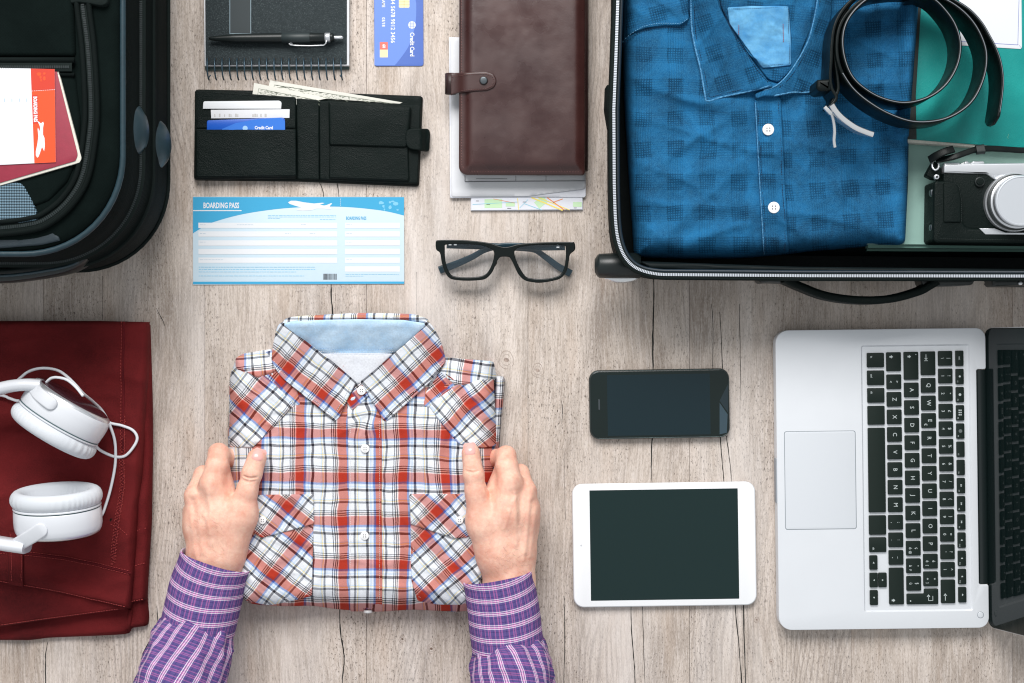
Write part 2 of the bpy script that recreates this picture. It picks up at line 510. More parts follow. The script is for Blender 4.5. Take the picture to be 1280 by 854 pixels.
M['chrome'] = plain('chrome', (.82, .83, .84, 1), .22, .85)
M['zip_metal'] = plain('zip_teeth', (.62, .66, .72, 1), .4, .5)
M['zip_black'] = plain('black_zip_teeth', (.012, .020, .021, 1), .4, spec=.4)
M['screen_black'] = plain('screen_glass', lin(22, 41, 41), .22, spec=.3)
M['phone_screen'] = plain('phone_screen_glass', lin(20, 38, 44), .15, spec=.35)
M['phone_bezel'] = plain('phone_bezel_glass', (.006, .013, .012, 1), .1, spec=.4)
M['phone_body'] = plain('phone_body', (.010, .014, .014, 1), .3, spec=.5)
M['laptop_glass'] = plain('laptop_glass', (.004, .009, .009, 1), .03, spec=.6)
M['tablet_white'] = plain('tablet_white_glass', (.84, .85, .87, 1), .14, spec=.5)
M['key_black'] = plain('key_plastic', (.0075, .0150, .0120, 1), .5, spec=.25, bump=(2500, .1, .0001))
M['key_print'] = plain('key_print', (.45, .5, .5, 1), .6)
M['paper'] = plain('white_paper', (.68, .69, .72, 1), .8, bump=(300, .12, .0004), var=.03, vs=60)
M['paper_cream'] = plain('cream_pages', (.62, .60, .53, 1), .8, bump=(300, .3, .0004), var=.1, vs=500)
M['paper_blue'] = plain('cool_paper', lin(222, 224, 232), .8, bump=(120, .25, .0008), var=.03, vs=60)
M['button'] = plain('button_white', (.82, .82, .82, 1), .25, spec=.5)
M['button_hole'] = plain('button_hole', (.05, .05, .07, 1), .7)
M['thread_white'] = plain('thread_white', (.7, .7, .72, 1), .8)
M['thread_red'] = plain('thread_red', lin(170, 64, 62), .8)
M['thread_brown'] = plain('thread_brown', lin(118, 82, 78), .8)
M['thread_black'] = plain('thread_black', (.012, .018, .018, 1), .8)
M['thread_navy'] = plain('thread_navy', lin(8, 32, 62), .8)
M['thread_sky'] = plain('thread_sky', lin(120, 180, 220), .8)
M['ink_blue'] = plain('ink_blue', lin(50, 158, 202), .6)
M['ink_teal'] = plain('ink_blue_light', lin(120, 190, 222), .6)
M['ink_grey'] = plain('ink_grey', lin(170, 190, 205), .6)
M['ink_dark'] = plain('ink_dark', lin(60, 62, 70), .6)
M['ink_white'] = plain('ink_white', (.72, .74, .77, 1), .6)
M['pass_pale'] = plain('pass_pale', lin(196, 216, 228), .45)
M['ink_orange'] = plain('ink_orange', lin(228, 72, 20), .5)
M['ink_orange_dark'] = plain('ink_orange_dark', lin(196, 48, 22), .5)
M['passport'] = plain('passport_cover', lin(140, 34, 56), .55, bump=(1500, .35, .0004), var=.08)
M['card_blue'] = plain('card_blue', lin(84, 112, 186), .3, spec=.4)
M['card_blue_light'] = plain('card_blue_light', lin(108, 140, 216), .3, spec=.4)
M['card_blue2'] = plain('card_deep_blue', lin(24, 86, 186), .3)
M['card_cream'] = plain('card_cream', lin(236, 218, 170), .4)
M['card_red'] = plain('card_red', lin(224, 110, 96), .4)
M['map_yellow'] = plain('map_yellow', lin(236, 214, 110), .7)
M['map_orange'] = plain('map_orange', lin(232, 140, 80), .7)
M['map_green'] = plain('map_green', lin(190, 220, 180), .7)
M['map_blue'] = plain('map_blue', lin(130, 200, 220), .7)
M['note_paper'] = plain('banknote_paper', lin(212, 211, 202), .75, bump=(400, .2, .0003))
M['note_ink'] = plain('banknote_ink', lin(128, 134, 120), .75)
M['mint'] = plain('mint_cover', lin(140, 176, 166), .6, bump=(900, .25, .0004), var=.05, vs=40)
M['teal'] = leather('teal_cover', lin(0, 134, 130), lin(4, 148, 142), .48, 1100, .25, .4)
M['card_white'] = plain('card_white', lin(216, 219, 224), .6)
M['notebook'] = None
M['note_line'] = plain('notebook_line', lin(130, 150, 160), .6)
M['wire'] = plain('coil_wire', lin(58, 78, 90), .35, .5)
M['pen_black'] = plain('pen_black', (.006, .010, .010, 1), .35, spec=.4)
M['lug'] = plain('gunmetal', lin(90, 96, 100), .3, .8)
M['temple'] = plain('slate_acetate', lin(36, 62, 74), .3, spec=.5)
M['frame_black'] = plain('black_acetate', (.002, .005, .0045, 1), .25, spec=.28)
M['plum'] = None
M['chambray'] = fabric('pale_blue_chambray', lin(206, 228, 246), lin(166, 204, 236), sc=1400, strength=.3, blot=45)
M['white_cotton'] = fabric('white_cotton', (.74, .76, .80, 1), (.66, .68, .74, 1), sc=1400, strength=.3, blot=40)

# notebook: speckled charcoal card
t = NT('charcoal_card'); p = t.pos()
sp = t.ramp(t.noise(p, 1400, 2, .6), [(0, (.008, .013, .015, 1)), (.55, (.018, .026, .029, 1)), (.68, (.07, .09, .095, 1)), (1, (.22, .26, .27, 1))])
M['notebook'] = t.fin(sp, .75, 0, t.bump(t.noise(p, 1600, 2), .25, .0003), .25)
# glass for spectacles
t = NT('lens_glass')
g = t.n('ShaderNodeBsdfGlass'); g.inputs['Roughness'].default_value = 0; g.inputs['IOR'].default_value = 1.12
tr = t.n('ShaderNodeBsdfTransparent'); tr.inputs[0].default_value = (.96, .97, .98, 1)
gl = t.n('ShaderNodeBsdfGlossy'); gl.inputs['Roughness'].default_value = .02
fr = t.n('ShaderNodeFresnel'); fr.inputs[0].default_value = 1.45
mx = t.n('ShaderNodeMixShader'); t.L.new(fr.outputs[0], mx.inputs[0]); t.L.new(tr.outputs[0], mx.inputs[1]); t.L.new(gl.outputs[0], mx.inputs[2])
t.L.new(mx.outputs[0], t.out.inputs[0]); M['lens'] = t.m
# aluminium
t = NT('aluminium'); p = t.pos()
M['aluminium'] = t.fin((.74, .765, .80, 1), t.mr(t.noise(p, 30, 3), .3, .7, .40, .48), .25, t.bump(t.noise(p, 5000, 2), .08, .0001), .4)
t = NT('trackpad_aluminium'); M['trackpad'] = t.fin((.715, .745, .785, 1), .34, .25, None, .4)
# plum metallic headphone plate
t = NT('plum_metal'); M['plum'] = t.fin(lin(74, 42, 50), .22, .45, None, .5)
# red trousers
t = NT('burgundy_twill'); p = t.pos()
x, y, z = t.xyz(p)
tw = t.math('SINE', t.math('MULTIPLY', t.math('ADD', x, y), 5200)); nn = t.noise(p, 900, 3, .6)
f = t.mr(t.noise(p, 9, 6, .62), .34, .68)
c = t.mix(f, lin(60, 17, 19), lin(106, 30, 32)); f2 = t.mr(t.noise(p, 1200, 2), .35, .7)
c = t.mix(t.math('MULTIPLY', f2, .4), c, lin(128, 38, 40))
M['red_denim'] = t.fin(c, .85, 0, t.bump(t.math('ADD', nn, t.math('MULTIPLY', tw, .25)), .5, .0005), .12)
M['red_seam'] = fabric('burgundy_seam', lin(104, 26, 32), lin(70, 16, 22), sc=900, strength=.8)

# blue dobby denim: uv in checks, one check = one unit
t = NT('blue_checked_denim'); uv = t.uv(); u, v, _ = t.xyz(uv); p = t.pos()
fu = t.math('FRACT', u); fv = t.math('FRACT', v)
inu = t.math('LESS_THAN', fu, .5); inv = t.math('LESS_THAN', fv, .5)
lu = t.math('POWER', t.math('ABSOLUTE', t.math('SINE', t.math('MULTIPLY', u, PI * 13))), 2.5)
lv = t.math('POWER', t.math('ABSOLUTE', t.math('SINE', t.math('MULTIPLY', v, PI * 13))), 2.5)
du = t.math('MULTIPLY', t.math('MULTIPLY', lu, inu), 1.0); dv = t.math('MULTIPLY', t.math('MULTIPLY', lv, inv), 1.0)
both = t.math('MULTIPLY', inu, inv)
dark = t.math('ADD', t.math('MULTIPLY', t.math('MAXIMUM', du, dv), .22), t.math('MULTIPLY', both, t.math('MULTIPLY', t.math('MAXIMUM', lu, lv), .42)))
dark = t.math('MULTIPLY', dark, t.mr(t.noise(p, 60, 4, .7), .35, .65, .6, 1.1))
wash = t.mr(t.noise(p, 26, 7, .68, .4), .33, .68); gr = t.mr(t.noise(p, 1500, 2), .3, .75)
c = t.mix(wash, lin(0, 44, 82), lin(18, 96, 148)); c = t.mix(t.math('MULTIPLY', gr, .40), c, lin(76, 148, 184))
c = t.mix(dark, c, lin(0, 22, 42))
M['blue_denim'] = t.fin(c, .88, 0, t.bump(t.math('SUBTRACT', t.noise(p, 1100, 3), t.math('MULTIPLY', dark, .6)), .6, .0006), .1)
M['blue_seam'] = fabric('blue_seam', lin(104, 168, 210), lin(20, 84, 132), sc=700, strength=.9, blot=420)
M['blue_label'] = fabric('blue_label', lin(112, 176, 216), lin(60, 130, 184), sc=1300, strength=.5, blot=60)

# plaid (uv in repeats)
W_ = (.74, .76, .80); R_ = (.40, .028, .011); Bl = (.05, .10, .38); LB = (.44, .58, .78); Kk = (.012, .012, .018); Y_ = (.72, .60, .30); G_ = (.06, .07, .09)
def plaid_stops(per=53.8):
    s = [(0, R_), (10.2, Bl), (12.8, LB), (14, W_), (15.2, LB), (17.5, W_), (19.1, Kk), (22.1, W_), (30.8, LB), (32, Y_), (33.6, W_), (34.8, G_), (37.2, W_), (45.4, Kk), (46.6, W_),
         (48.0, Kk), (49.2, (.76, .62, .58)), (50.4, Kk), (51.6, (.78, .66, .62)), (52.9, (.60, .12, .10))]
    return [(a / per, c) for a, c in s]
def plaid(name, warm=.5):
    t = NT(name); uv = t.uv(); u, v, _ = t.xyz(uv); p = t.pos()
    nx = t.math('MULTIPLY', t.math('SUBTRACT', t.noise(p, 700, 2), .5), .016); ny = t.math('MULTIPLY', t.math('SUBTRACT', t.noise(p, 650, 2), .5), .016)
    a = t.ramp(t.math('FRACT', t.math('ADD', u, nx)), plaid_stops(), True); b = t.mix(.97, W_ + (1,), t.ramp(t.math('FRACT', t.math('ADD', v, ny)), plaid_stops(), True))
    ar = t.mix(.46, a, b); ml = t.mix(1.0, a, b, 'MULTIPLY')
    # woven: mean of sum and root of product
    g = t.n('ShaderNodeGamma'); t.put(g, 0, ml); g.inputs[1].default_value = .5
    c = t.mix(.66, ar, g.outputs[0])
    thr = t.mr(t.noise(p, 1300, 2), .3, .7, .92, 1.06)
    c = t.mix(1.0, c, t.comb(thr, thr, thr), 'MULTIPLY')
    x, y, z = t.xyz(p)
    h = t.math('ADD', t.noise(p, 1300, 2), t.math('MULTIPLY', t.noise(p, 160, 4), 1.6))
    return t.fin(c, .9, 0, t.bump(h, .4, .0006), .1)
M['plaid'] = plaid('red_plaid')
# purple check
PU = (.098, .074, .225); PK = (.60, .17, .42); WH = (.80, .74, .84); DP = (.045, .030, .12)
def purple(name):
    t = NT(name); u, v, _ = t.xyz(t.uv()); p = t.pos()
    a = t.ramp(t.math('FRACT', u), [(0, PU), (.14, DP), (.18, PU), (.33, WH), (.39, PU), (.43, PK), (.47, WH), (.53, PK), (.57, PU), (.60, WH), (.66, PU), (.82, DP), (.86, PU)], True)
    b = t.ramp(t.math('FRACT', v), [(0, PU), (.10, PK), (.20, PU), (.28, PK), (.38, PU), (.60, DP), (.66, PU), (.76, PK), (.84, PU)], True)
    c = t.mix(.37, a, b)
    thr = t.mr(t.noise(p, 1500, 2), .3, .7, .85, 1.15); c = t.mix(1.0, c, t.comb(thr, thr, thr), 'MULTIPLY')
    h = t.math('ADD', t.noise(p, 1500, 2), t.math('MULTIPLY', t.noise(p, 120, 3), 1.2))
    return t.fin(c, .85, 0, t.bump(h, .35, .0005), .12)
M['purple'] = purple('purple_check')
# skin
t = NT('skin'); p = t.pos()
f = t.mr(t.noise(p, 55, 5, .65), .3, .72); f2 = t.mr(t.noise(p, 260, 3, .6), .35, .7)
c = t.mix(f, lin(224, 164, 142), lin(245, 206, 184)); c = t.mix(t.math('MULTIPLY', f2, .20), c, lin(200, 118, 102))
vor = t.voro(p, 1100); hh = t.math('ADD', t.math('MULTIPLY', vor, .8), t.noise(p, 420, 4, .6))
M['skin'] = t.fin(c, .48, 0, t.bump(hh, .35, .0006), .4, Subsurface_Weight=.18, Subsurface_Radius=(.008, .003, .0015), Subsurface_Scale=.6)
M['nail'] = plain('finger_nail', lin(236, 176, 168), .2, spec=.5)
M['hair'] = plain('arm_hair', lin(170, 128, 106), .6)
M['mesh_grey'] = None
t = NT('honeycomb_mesh'); p = t.pos(); x, y, z = t.xyz(p)
a = t.math('SINE', t.math('MULTIPLY', t.math('ADD', x, t.math('MULTIPLY', y, .6)), 2000)); b = t.math('SINE', t.math('MULTIPLY', t.math('SUBTRACT', x, t.math('MULTIPLY', y, .6)), 2000))
d = t.math('MULTIPLY', a, b); f = t.mr(d, -.2, .35)
M['mesh_grey'] = t.fin(t.mix(f, lin(30, 48, 58), lin(112, 142, 160)), .5, 0, t.bump(d, .6, .0008), .4)

# floor boards: weathered pale laminate, grain along y
def wood(name):
    t = NT(name); p0 = t.pos(); r = t.rnd()
    sh = t.comb(t.math('MULTIPLY', r, 7.0), t.math('MULTIPLY', r, 31.0), 0.0); p = t.vm('ADD', p0, sh)
    x, y, _ = t.xyz(p)
    wob = t.math('MULTIPLY', t.math('SUBTRACT', t.noise(t.scale(p, (7, 2.2, 1)), 1, 3), .5), .05)
    q = t.comb(t.math('ADD', x, wob), y, 0.0)
    streak = t.noise(t.scale(q, (55, 3.0, 1)), 1, 5, .62)
    grain = t.noise(t.scale(q, (480, 30, 1)), 1, 5, .7)
    fine = t.noise(t.scale(q, (1500, 260, 1)), 1, 3, .75)
    pores = t.noise(t.scale(q, (620, 210, 1)), 1, 4, .8)
    patch = t.mr(t.noise(t.scale(q, (13, 5, 1)), 1, 5, .65), .42, .62)
    patch2 = t.mr(t.noise(t.scale(q, (22, 6, 1), (4, 9, 0)), 1, 5, .65), .46, .66)
    rings = t.math('SINE', t.math('MULTIPLY', t.math('ADD', x, t.math('MULTIPLY', t.noise(t.scale(p, (9, 2.4, 1)), 1, 2, .5), .15)), 1000))
    ringm = t.mr(t.noise(t.scale(p, (7, 3, 1)), 1, 2), .54, .66)
    c = t.mix(t.mr(streak, .30, .70), lin(184, 170, 157), lin(215, 203, 193))
    c = t.mix(t.math('MULTIPLY', patch2, .72), c, lin(146, 134, 124))
    c = t.mix(t.math('MULTIPLY', t.mr(grain, .50, .70), .62), c, lin(134, 120, 111))
    c = t.mix(t.math('MULTIPLY', t.mr(grain, .50, .36), .50), c, lin(222, 212, 206))
    c = t.mix(t.math('MULTIPLY', t.math('MULTIPLY', t.mr(rings, .1, 1), ringm), .42), c, lin(112, 100, 94))
    c = t.mix(t.math('MULTIPLY', t.mr(fine, .52, .70), .50), c, lin(120, 108, 101))
    c = t.mix(t.math('MULTIPLY', t.mr(fine, .48, .34), .40), c, lin(226, 217, 212))
    pm = t.math('MULTIPLY', t.mr(pores, .56, .66), t.math('ADD', t.math('MULTIPLY', patch, 1.2), .3))
    c = t.mix(pm, c, lin(72, 62, 55))
    warm = t.mr(t.noise(t.scale(p, (38, 7, 1)), 1, 4), .52, .74)
    c = t.mix(t.math('MULTIPLY', warm, .24), c, lin(192, 166, 144))
    pale = t.mr(t.noise(t.scale(p, (16, 1.9, 1), (3, 5, 0)), 1, 4), .5, .7)
    c = t.mix(t.math('MULTIPLY', pale, .5), c, lin(224, 217, 213))
    c = t.mix(t.math('MULTIPLY', r, .12), c, lin(150, 140, 134))
    h = t.math('ADD', t.math('MULTIPLY', grain, -.6), t.math('ADD', t.math('MULTIPLY', pm, -.8), t.math('MULTIPLY', fine, -.4)))
    return t.fin(c, .62, 0, t.bump(h, .35, .0006), .2)
M['wood'] = wood('pale_wood')
M['crack'] = plain('wood_crack', (.030, .030, .028, 1), .9, spec=.1)
M['knot'] = plain('wood_knot', lin(120, 100, 88), .8, var=.4, vs=300)
# ================================================================ FLOOR of pale boards
random.seed(4)
sub = MB(); v, f = box_vf((0, 0, -.012), 4.6, 3.8, .012); sub.add(v, f)
floor = tag(sub.link('floor', plain('subfloor', (.02, .02, .02, 1), .9), None), kind='structure')
PW = 202 * S
pv = None
for i in range(-12, 12):
    xc = (54 + 202 * i + 101 - 640) * S
    if pv is None:
        w = PW - .0003; outl = [(-w / 2, -1.7), (w / 2, -1.7), (w / 2, 1.7), (-w / 2, 1.7)]
        mb = MB(); b = .0002
        vs = [(x, y, -.006) for x, y in outl] + [(x, y, -b) for x, y in outl] + [(x * (1 - 2 * b / w), y * .9995, 0) for x, y in outl]
        mb.add(vs, [(3, 2, 1, 0), (8, 9, 10, 11)] + [(k * 4 + j, k * 4 + (j + 1) % 4, k * 4 + 4 + (j + 1) % 4, k * 4 + 4 + j) for k in (0, 1) for j in range(4)])
        o = mb.link('plank', M['wood'], floor); pv = o; o.location = (xc, 0, 0)
    else:
        o = pv.copy(); COL.objects.link(o); o.location = (xc, 0, 0)
planks = [o for o in floor.children]
def plank_at(px): return min(planks, key=lambda o: abs(o.location.x - (px - 640) * S))
def crack(pts, ws):
    """dark split in a board: thin V-shaped sliver with its own little depth"""
    par = plank_at(pts[0][0]); q = cat(pts, False, 5); n = len(q); mb = MB(); v = []
    for i, (x, y) in enumerate(q):
        a = np.array(q[min(i + 1, n - 1)]) - np.array(q[max(i - 1, 0)]); a /= np.linalg.norm(a); nr = np.array([-a[1], a[0]])
        t = i / (n - 1); w = np.interp(t, np.linspace(0, 1, len(ws)), ws) * (1 + .5 * random.uniform(-1, 1) * .6)
        jx = random.uniform(-.25, .25)
        for sgn in (-1, 1):
            p = P(x + jx + sgn * nr[0] * w / 2, y + sgn * nr[1] * w / 2); v.append((p.x, p.y, .00012))
    mb.add(v, [(2 * i, 2 * i + 1, 2 * i + 3, 2 * i + 2) for i in range(n - 1)])
    mb.link('crack', M['crack'], par)
for pts, ws in [
    ([(414, 352), (414.2, 372), (416.2, 398), (417, 430)], [1.2, 1.6, 1.8, 1]),
    ([(398, 225), (404, 240), (404, 250)], [.4, 1, .6]), ([(421, 225), (424, 246)], [.9, .8]),
    ([(425, 750), (425, 785), (429, 812), (430.5, 826), (428, 854), (430, 900)], [1.1, 1.5, 1.5, 1.1, 1.4, 1.5]),
    ([(428, 800), (430, 822), (429, 840)], [.5, .8, .4]),
    ([(817, 330), (817, 380), (816, 420), (816.4, 462)], [1.1, 1.3, 1.8, 1.3]),
    ([(815.4, 545), (814.4, 570), (814, 602)], [1.6, 1.2, .4]),
    ([(789, 745), (789, 780), (792, 820), (794, 854), (795, 910)], [.5, 1.1, 1.1, .9, 1]),
    ([(803, 750), (804, 790), (806, 860)], [.7, .8, .4]),
    ([(918, 740), (920, 770), (923, 800), (927, 854), (929, 910)], [.7, 1.2, 1.1, 1.2, 1]),
    ([(929, 740), (930, 790), (932, 854), (933, 910)], [1.6, 1.4, 1.0, 1.2]),
    ([(889, 380), (891, 400), (891, 462)], [.3, .8, .6]), ([(900, 390), (903, 462)], [.9, .9]),
    ([(900, 545), (903, 580), (905, 604)], [1.2, 1, .8]), ([(908, 545), (913, 585), (914, 604)], [1.2, .8, .5]),
    ([(924, 380), (925, 430), (926, 500)], [.5, .7, .3]), ([(705, 560), (707, 650)], [.2, .4]), ([(705, 745), (706, 780), (705, 854), (706, 910)], [.6, .8, .8, .4]),
    ([(702, 500), (703, 515), (702, 530)], [.3, .9, .3]),
    ([(195, 385), (203, 400), (206, 408)], [.3, 1, .4]), ([(60, 802), (57, 820), (57, 854), (56, 910)], [.9, 1.0, 1.1, 1]),
    ([(128, 0), (127, -30)], [.5, .5]), ([(211, 180), (212, 260)], [.4, .3]),
    ([(420, 85), (420, 112)], [.7, .4]), ([(521, 392), (521, 340)], [.2, .3]), ([(128, 345), (128, 400)], [.5, .5]),
    ([(196, 757), (197, 770), (198, 782)], [.4, 1.1, .5])]:
    crack(pts, ws)
M['knot_pale'] = plain('wood_knot_pale', lin(158, 142, 132), .8, var=.4, vs=300)
def knot(cx, cy, r, dark=True):
    par = plank_at(cx)
    flat('knot', [circ(cx, cy, r * .38, 12, r * .3, .3)], .00014, M['knot_pale'] if not dark else M['knot'], par)
    mb = MB()
    for k, rr in enumerate((.62, 1.0)):
        q = [(cx + r * rr * math.cos(a) * (1 + .1 * math.sin(3 * a)), cy + r * rr * 1.25 * math.sin(a)) for a in np.linspace(.3 + k, 2 * PI - .2 + k, 26)]
        v, f = [], []
        for i, (x, y) in enumerate(q):
            w = .25
            for s_ in (-1, 1):
                p = P(x + s_ * w * (x - cx) / r, y + s_ * w * (y - cy) / r); v.append((p.x, p.y, .00013))
        mb.add(v, [(2 * i, 2 * i + 1, 2 * i + 3, 2 * i + 2) for i in range(len(q) - 1)])
    mb.link('knot_ring', M['knot_pale'], par)
knot(633, 450, 9, False); knot(503, 799, 4); knot(539, 811, 5); knot(672, 463, 7, False); knot(964, 827, 2.5); knot(946, 775, 3)

# ================================================================ PHONE
ph = thing('smartphone', 'black smartphone lying face up above the white tablet', 'smartphone', P(824.5, 505, 0))
rot = -.016
ol = rrect(824.5, 505, 175.5, 86.5, 12.5, rot, 8)
prism('body', ol, .0006, .0088, M['phone_body'], ph, .0022, botbev=.002)
prism('front_glass', rrect(824.5, 505, 171.5, 82.5, 11, rot, 8), .0085, .0092, M['phone_bezel'], ph, .0004)
flat('screen', [rrect(823.5, 506, 128.5, 76, .8, rot, 3)], .00932, M['phone_screen'], ph)
t = plain('reflection_grey', lin(52, 70, 80), .25, spec=.5); t2 = plain('reflection_dark', lin(30, 44, 50), .2)  # reflection at the end of the front glass, painted as flat patches
flat('glass_reflection', [[(899.5, 503.5), (909.5, 518), (908.5, 541), (899.5, 543)]], .00936, t, ph)
flat('glass_reflection', [[(899.5, 501), (910, 480), (910, 516)]], .00936, t2, ph)
prism('earpiece', rrect(749, 506, 2, 13, .9, rot), .0092, .0094, M['lug'], ph, .0001)
# rim highlight ring
tube('rim', pw(rrect(824.5, 505, 173.2, 84.2, 11.5, rot, 8), .0084), .0004, plain('dark_rim', (.05, .07, .07, 1), .2, .6), ph, True, 6)

# ================================================================ TABLET
tb = thing('tablet', 'white tablet with dark blank screen lying below the black phone', 'tablet', P(830.5, 680.5, 0))
rot = -.0145
prism('shell', rrect(830.5, 680.8, 229, 154.6, 13, rot, 8), .0006, .0066, M['aluminium'], tb, .0008, botbev=.004)
prism('front_glass', rrect(830.5, 680.8, 227.4, 153, 12.4, rot, 8), .0064, .0074, M['tablet_white'], tb, .0005)
flat('screen', [rrect(830.4, 680.8, 185.4, 138, .6, rot, 3)], .00752, M['screen_black'], tb)
flat('lens_hole', [circ(726.5, 682, 1.2)], .00752, plain('lens_hole', (.55, .57, .6, 1), .4), tb)

# ================================================================ BOARDING PASS (blue)
bp = thing('boarding_pass', 'blue and white boarding pass lying under the black wallet', 'boarding pass', P(373, 301, 0))
prism('sheet', [(241, 246), (505, 246.4), (505.4, 355), (241.3, 356)], .0004, .0011, M['pass_pale'], bp, .0001, zp=.001)
def bq(X, Y): return (230 + X / 4, 230 + Y / 4)
arc = [bq(*a) for a in cat([(45, 247), (95, 216), (150, 190), (300, 150), (500, 122), (700, 113), (850, 118), (1000, 135), (1100, 158)], False, 6)]
z1 = .00122
flat('header_band', [[bq(45, 66)] + arc[:-1] + [bq(1100, 158), bq(1100, 66)]], z1, M['ink_blue'], bp)
flat('footer_band', [[bq(45, 489), bq(1101, 488), bq(1101, 499), bq(45, 501)]], z1, M['ink_blue'], bp)
z2 = .00134
flat('form_fields', [qd(*bq(72, y), *bq(766, y + 27)) for y in (194, 237, 282, 325, 368)] + [qd(*bq(805, y), *bq(1079, y + 27)) for y in (194, 237, 281, 324, 368, 412)] + [qd(*bq(45, 131), *bq(288, 136))], z2, M['ink_white'], bp)
text('title', 'BOARDING PASS', *bq(186, 109), 9.6, z2, M['ink_white'], bp, sx=.62, bold=.28)
text('stub_title', 'BOARDING PASS', *bq(861, 172), 5.6, z2, M['ink_blue'], bp, sx=.60, bold=.12)
plane_shape = [(520, 92), (535, 84), (560, 84), (600, 92), (650, 98), (690, 94), (703, 96), (680, 104), (700, 108), (712, 106), (736, 96), (741, 98), (728, 112), (738, 124), (728, 128), (700, 124), (660, 124), (640, 132), (590, 134), (560, 130), (586, 118), (552, 108), (528, 100)]
def pl_shape(f): return [f(*p) for p in plane_shape]
flat('airplane_print', [pl_shape(bq)], z2, M['ink_white'], bp)
blobs = [(985, 95, 14, 9), (998, 112, 6, 8), (1002, 128, 4, 7), (1030, 92, 8, 6), (1030, 118, 8, 11), (1058, 100, 16, 10), (1068, 130, 7, 4), (1045, 88, 10, 5)]
flat('world_map_print', [[bq(x + a * math.cos(k) * random.uniform(.7, 1.2), y + b * math.sin(k) * random.uniform(.7, 1.2)) for k in np.linspace(0, 2 * PI, 9)[:-1]] for x, y, a, b in blobs], z2, M['ink_teal'], bp)
tiny = []
def words(x0, x1, y, h=2.2):
    x = x0
    while x < x1:
        w = random.uniform(6, 20); tiny.append(qd(*bq(x, y - h / 2), *bq(min(x + w, x1), y + h / 2))); x += w + 3.5
for y in (158, 165, 172): words(420, 760 if y < 170 else 480, y, 1.8)
words(680, 760, 178, 1.8)
for y in (416, 428, 440): words(74, 656 if y < 435 else 560, y)
words(74, 600, 460); words(808, 1075, 452, 1.8); words(808, 900, 461, 1.8)
flat('fine_print', tiny, z2, M['ink_teal'], bp)
tiny = []
for x, y in ((80, 204), (80, 248), (80, 291), (80, 379), (505, 248), (628, 248), (812, 204), (812, 247), (812, 291), (812, 379), (585, 203)): words(x, x + 28, y, 1.8)
words(265, 345, 204, 1.8); words(110, 200, 379, 1.8)
flat('field_captions', tiny, .00146, M['ink_grey'], bp)
bars = []; x = 696
while x < 762:
    w = random.choice((1.5, 2.5, 4)); bars.append(qd(*bq(x, 449), *bq(x + w, 479))); x += w + random.choice((1.5, 2.5))
flat('barcode', bars, z2, M['ink_dark'], bp)
flat('perforation', [qd(*bq(781, y), *bq(783, y + 5)) for y in range(74, 108, 10)], z2, M['ink_white'], bp)

# ================================================================ CREDIT CARD
cc = thing('credit_card', 'light blue credit card with white lettering between notebook and brown organizer', 'credit card', P(498, 40, 0))
prism('card', rrect(498.5, 33.2, 61.4, 99, 3.2, -.004, 5), .0003, .0011, M['card_blue'], cc, .0002)
def cq(X, Y): return (460 + X / 9.49, Y / 9.49)
sweep_arc = [cq(*a) for a in cat([(572, 40), (570, 200), (548, 350), (490, 530), (410, 660), (318, 776)], False, 5)]
flat('swoosh_print', [[cq(440, -150), cq(500, -120), cq(548, -60)] + sweep_arc + [cq(76, 776), cq(76, -60), cq(150, -150)]], .00116, M['card_blue_light'], cc)
flat('chip', [fillet([cq(366, -60), cq(492, -60), cq(492, 92), cq(366, 92)], 1.2, 3)], .00122, M['card_cream'], cc)
flat('chip_lines', [qd(*cq(366, y), *cq(492, y + 5)) for y in (20, 55)] + [qd(*cq(426, -40), *cq(431, 90))], .00126, plain('chip_line', lin(190, 170, 120), .4), cc)
flat('stamp_red', [qd(*cq(140, 500), *cq(235, 590))], .00122, M['card_red'], cc)
flat('stamp_cream', [qd(*cq(140, 590), *cq(235, 682))], .00122, M['card_cream'], cc)
text('card_number', '1234 5678 9012 3456', *cq(293, 215), 7.3, .00124, M['ink_white'], cc, -PI / 2, .95, .16, spacing=1.02)
text('stamp_digits', '60', *cq(188, 548), 5.2, .00126, M['ink_white'], cc, -PI / 2, .9, .2)
text('card_title', 'Credit Card', *cq(522, 528), 7.4, .00124, M['ink_white'], cc, -PI / 2, .82, .22)
text('card_name', 'NAME', *cq(182, 28), 5.4, .00124, M['ink_white'], cc, -PI / 2, .85, .14)
text('card_date', '03/18', *cq(182, 262), 5.4, .00124, M['ink_white'], cc, -PI / 2, .95, .14)
gx, gy = cq(522, 297)
flat('globe_print', [circ(gx, gy, 4.8, 20)], .00124, M['ink_white'], cc)
gl_ = [qd(gx - 4.6, gy + k - .2, gx + 4.6, gy + k + .2) for k in (-2.2, 0, 2.2)] + [qd(gx + k - .2, gy - 4.4, gx + k + .2, gy + 4.4) for k in (-2, 0, 2)]
flat('globe_lines', gl_, .00128, M['card_blue_light'], cc)

# ================================================================ NOTEBOOK with pen
nb = thing('spiral_notebook', 'charcoal spiral notebook with a black pen on its cover', 'notebook', P(345, 30, 0))
def nq(X, Y): return (230 + X / 3.559, Y / 3.559)
prism('back_cover', [(255, -115), (435.5, -115), nq(734, 290), nq(735, 309), nq(95, 314), nq(92, 290)], .0004, .0024, plain('grey_card', lin(70, 84, 82), .8, bump=(900, .2, .0004)), nb, .0002)
prism('pages', [nq(84, -400), nq(735, -400), nq(734, 292), nq(92, 293)], .0026, .0082, M['paper'], nb, .0003, zp=.008)
prism('cover', fillet([nq(92, -400), nq(724, -400), nq(724, 285), nq(96, 288)], [0, 0, 1, 1]), .0084, .0096, M['notebook'], nb, .0003)
zc = .00975
flat('printed_frame', [lineq(nq(204, -400), nq(204, 150), .8), lineq(nq(297, -400), nq(297, 150), .8), lineq(nq(202, 150), nq(299, 150), .8)], zc, M['note_line'], nb)
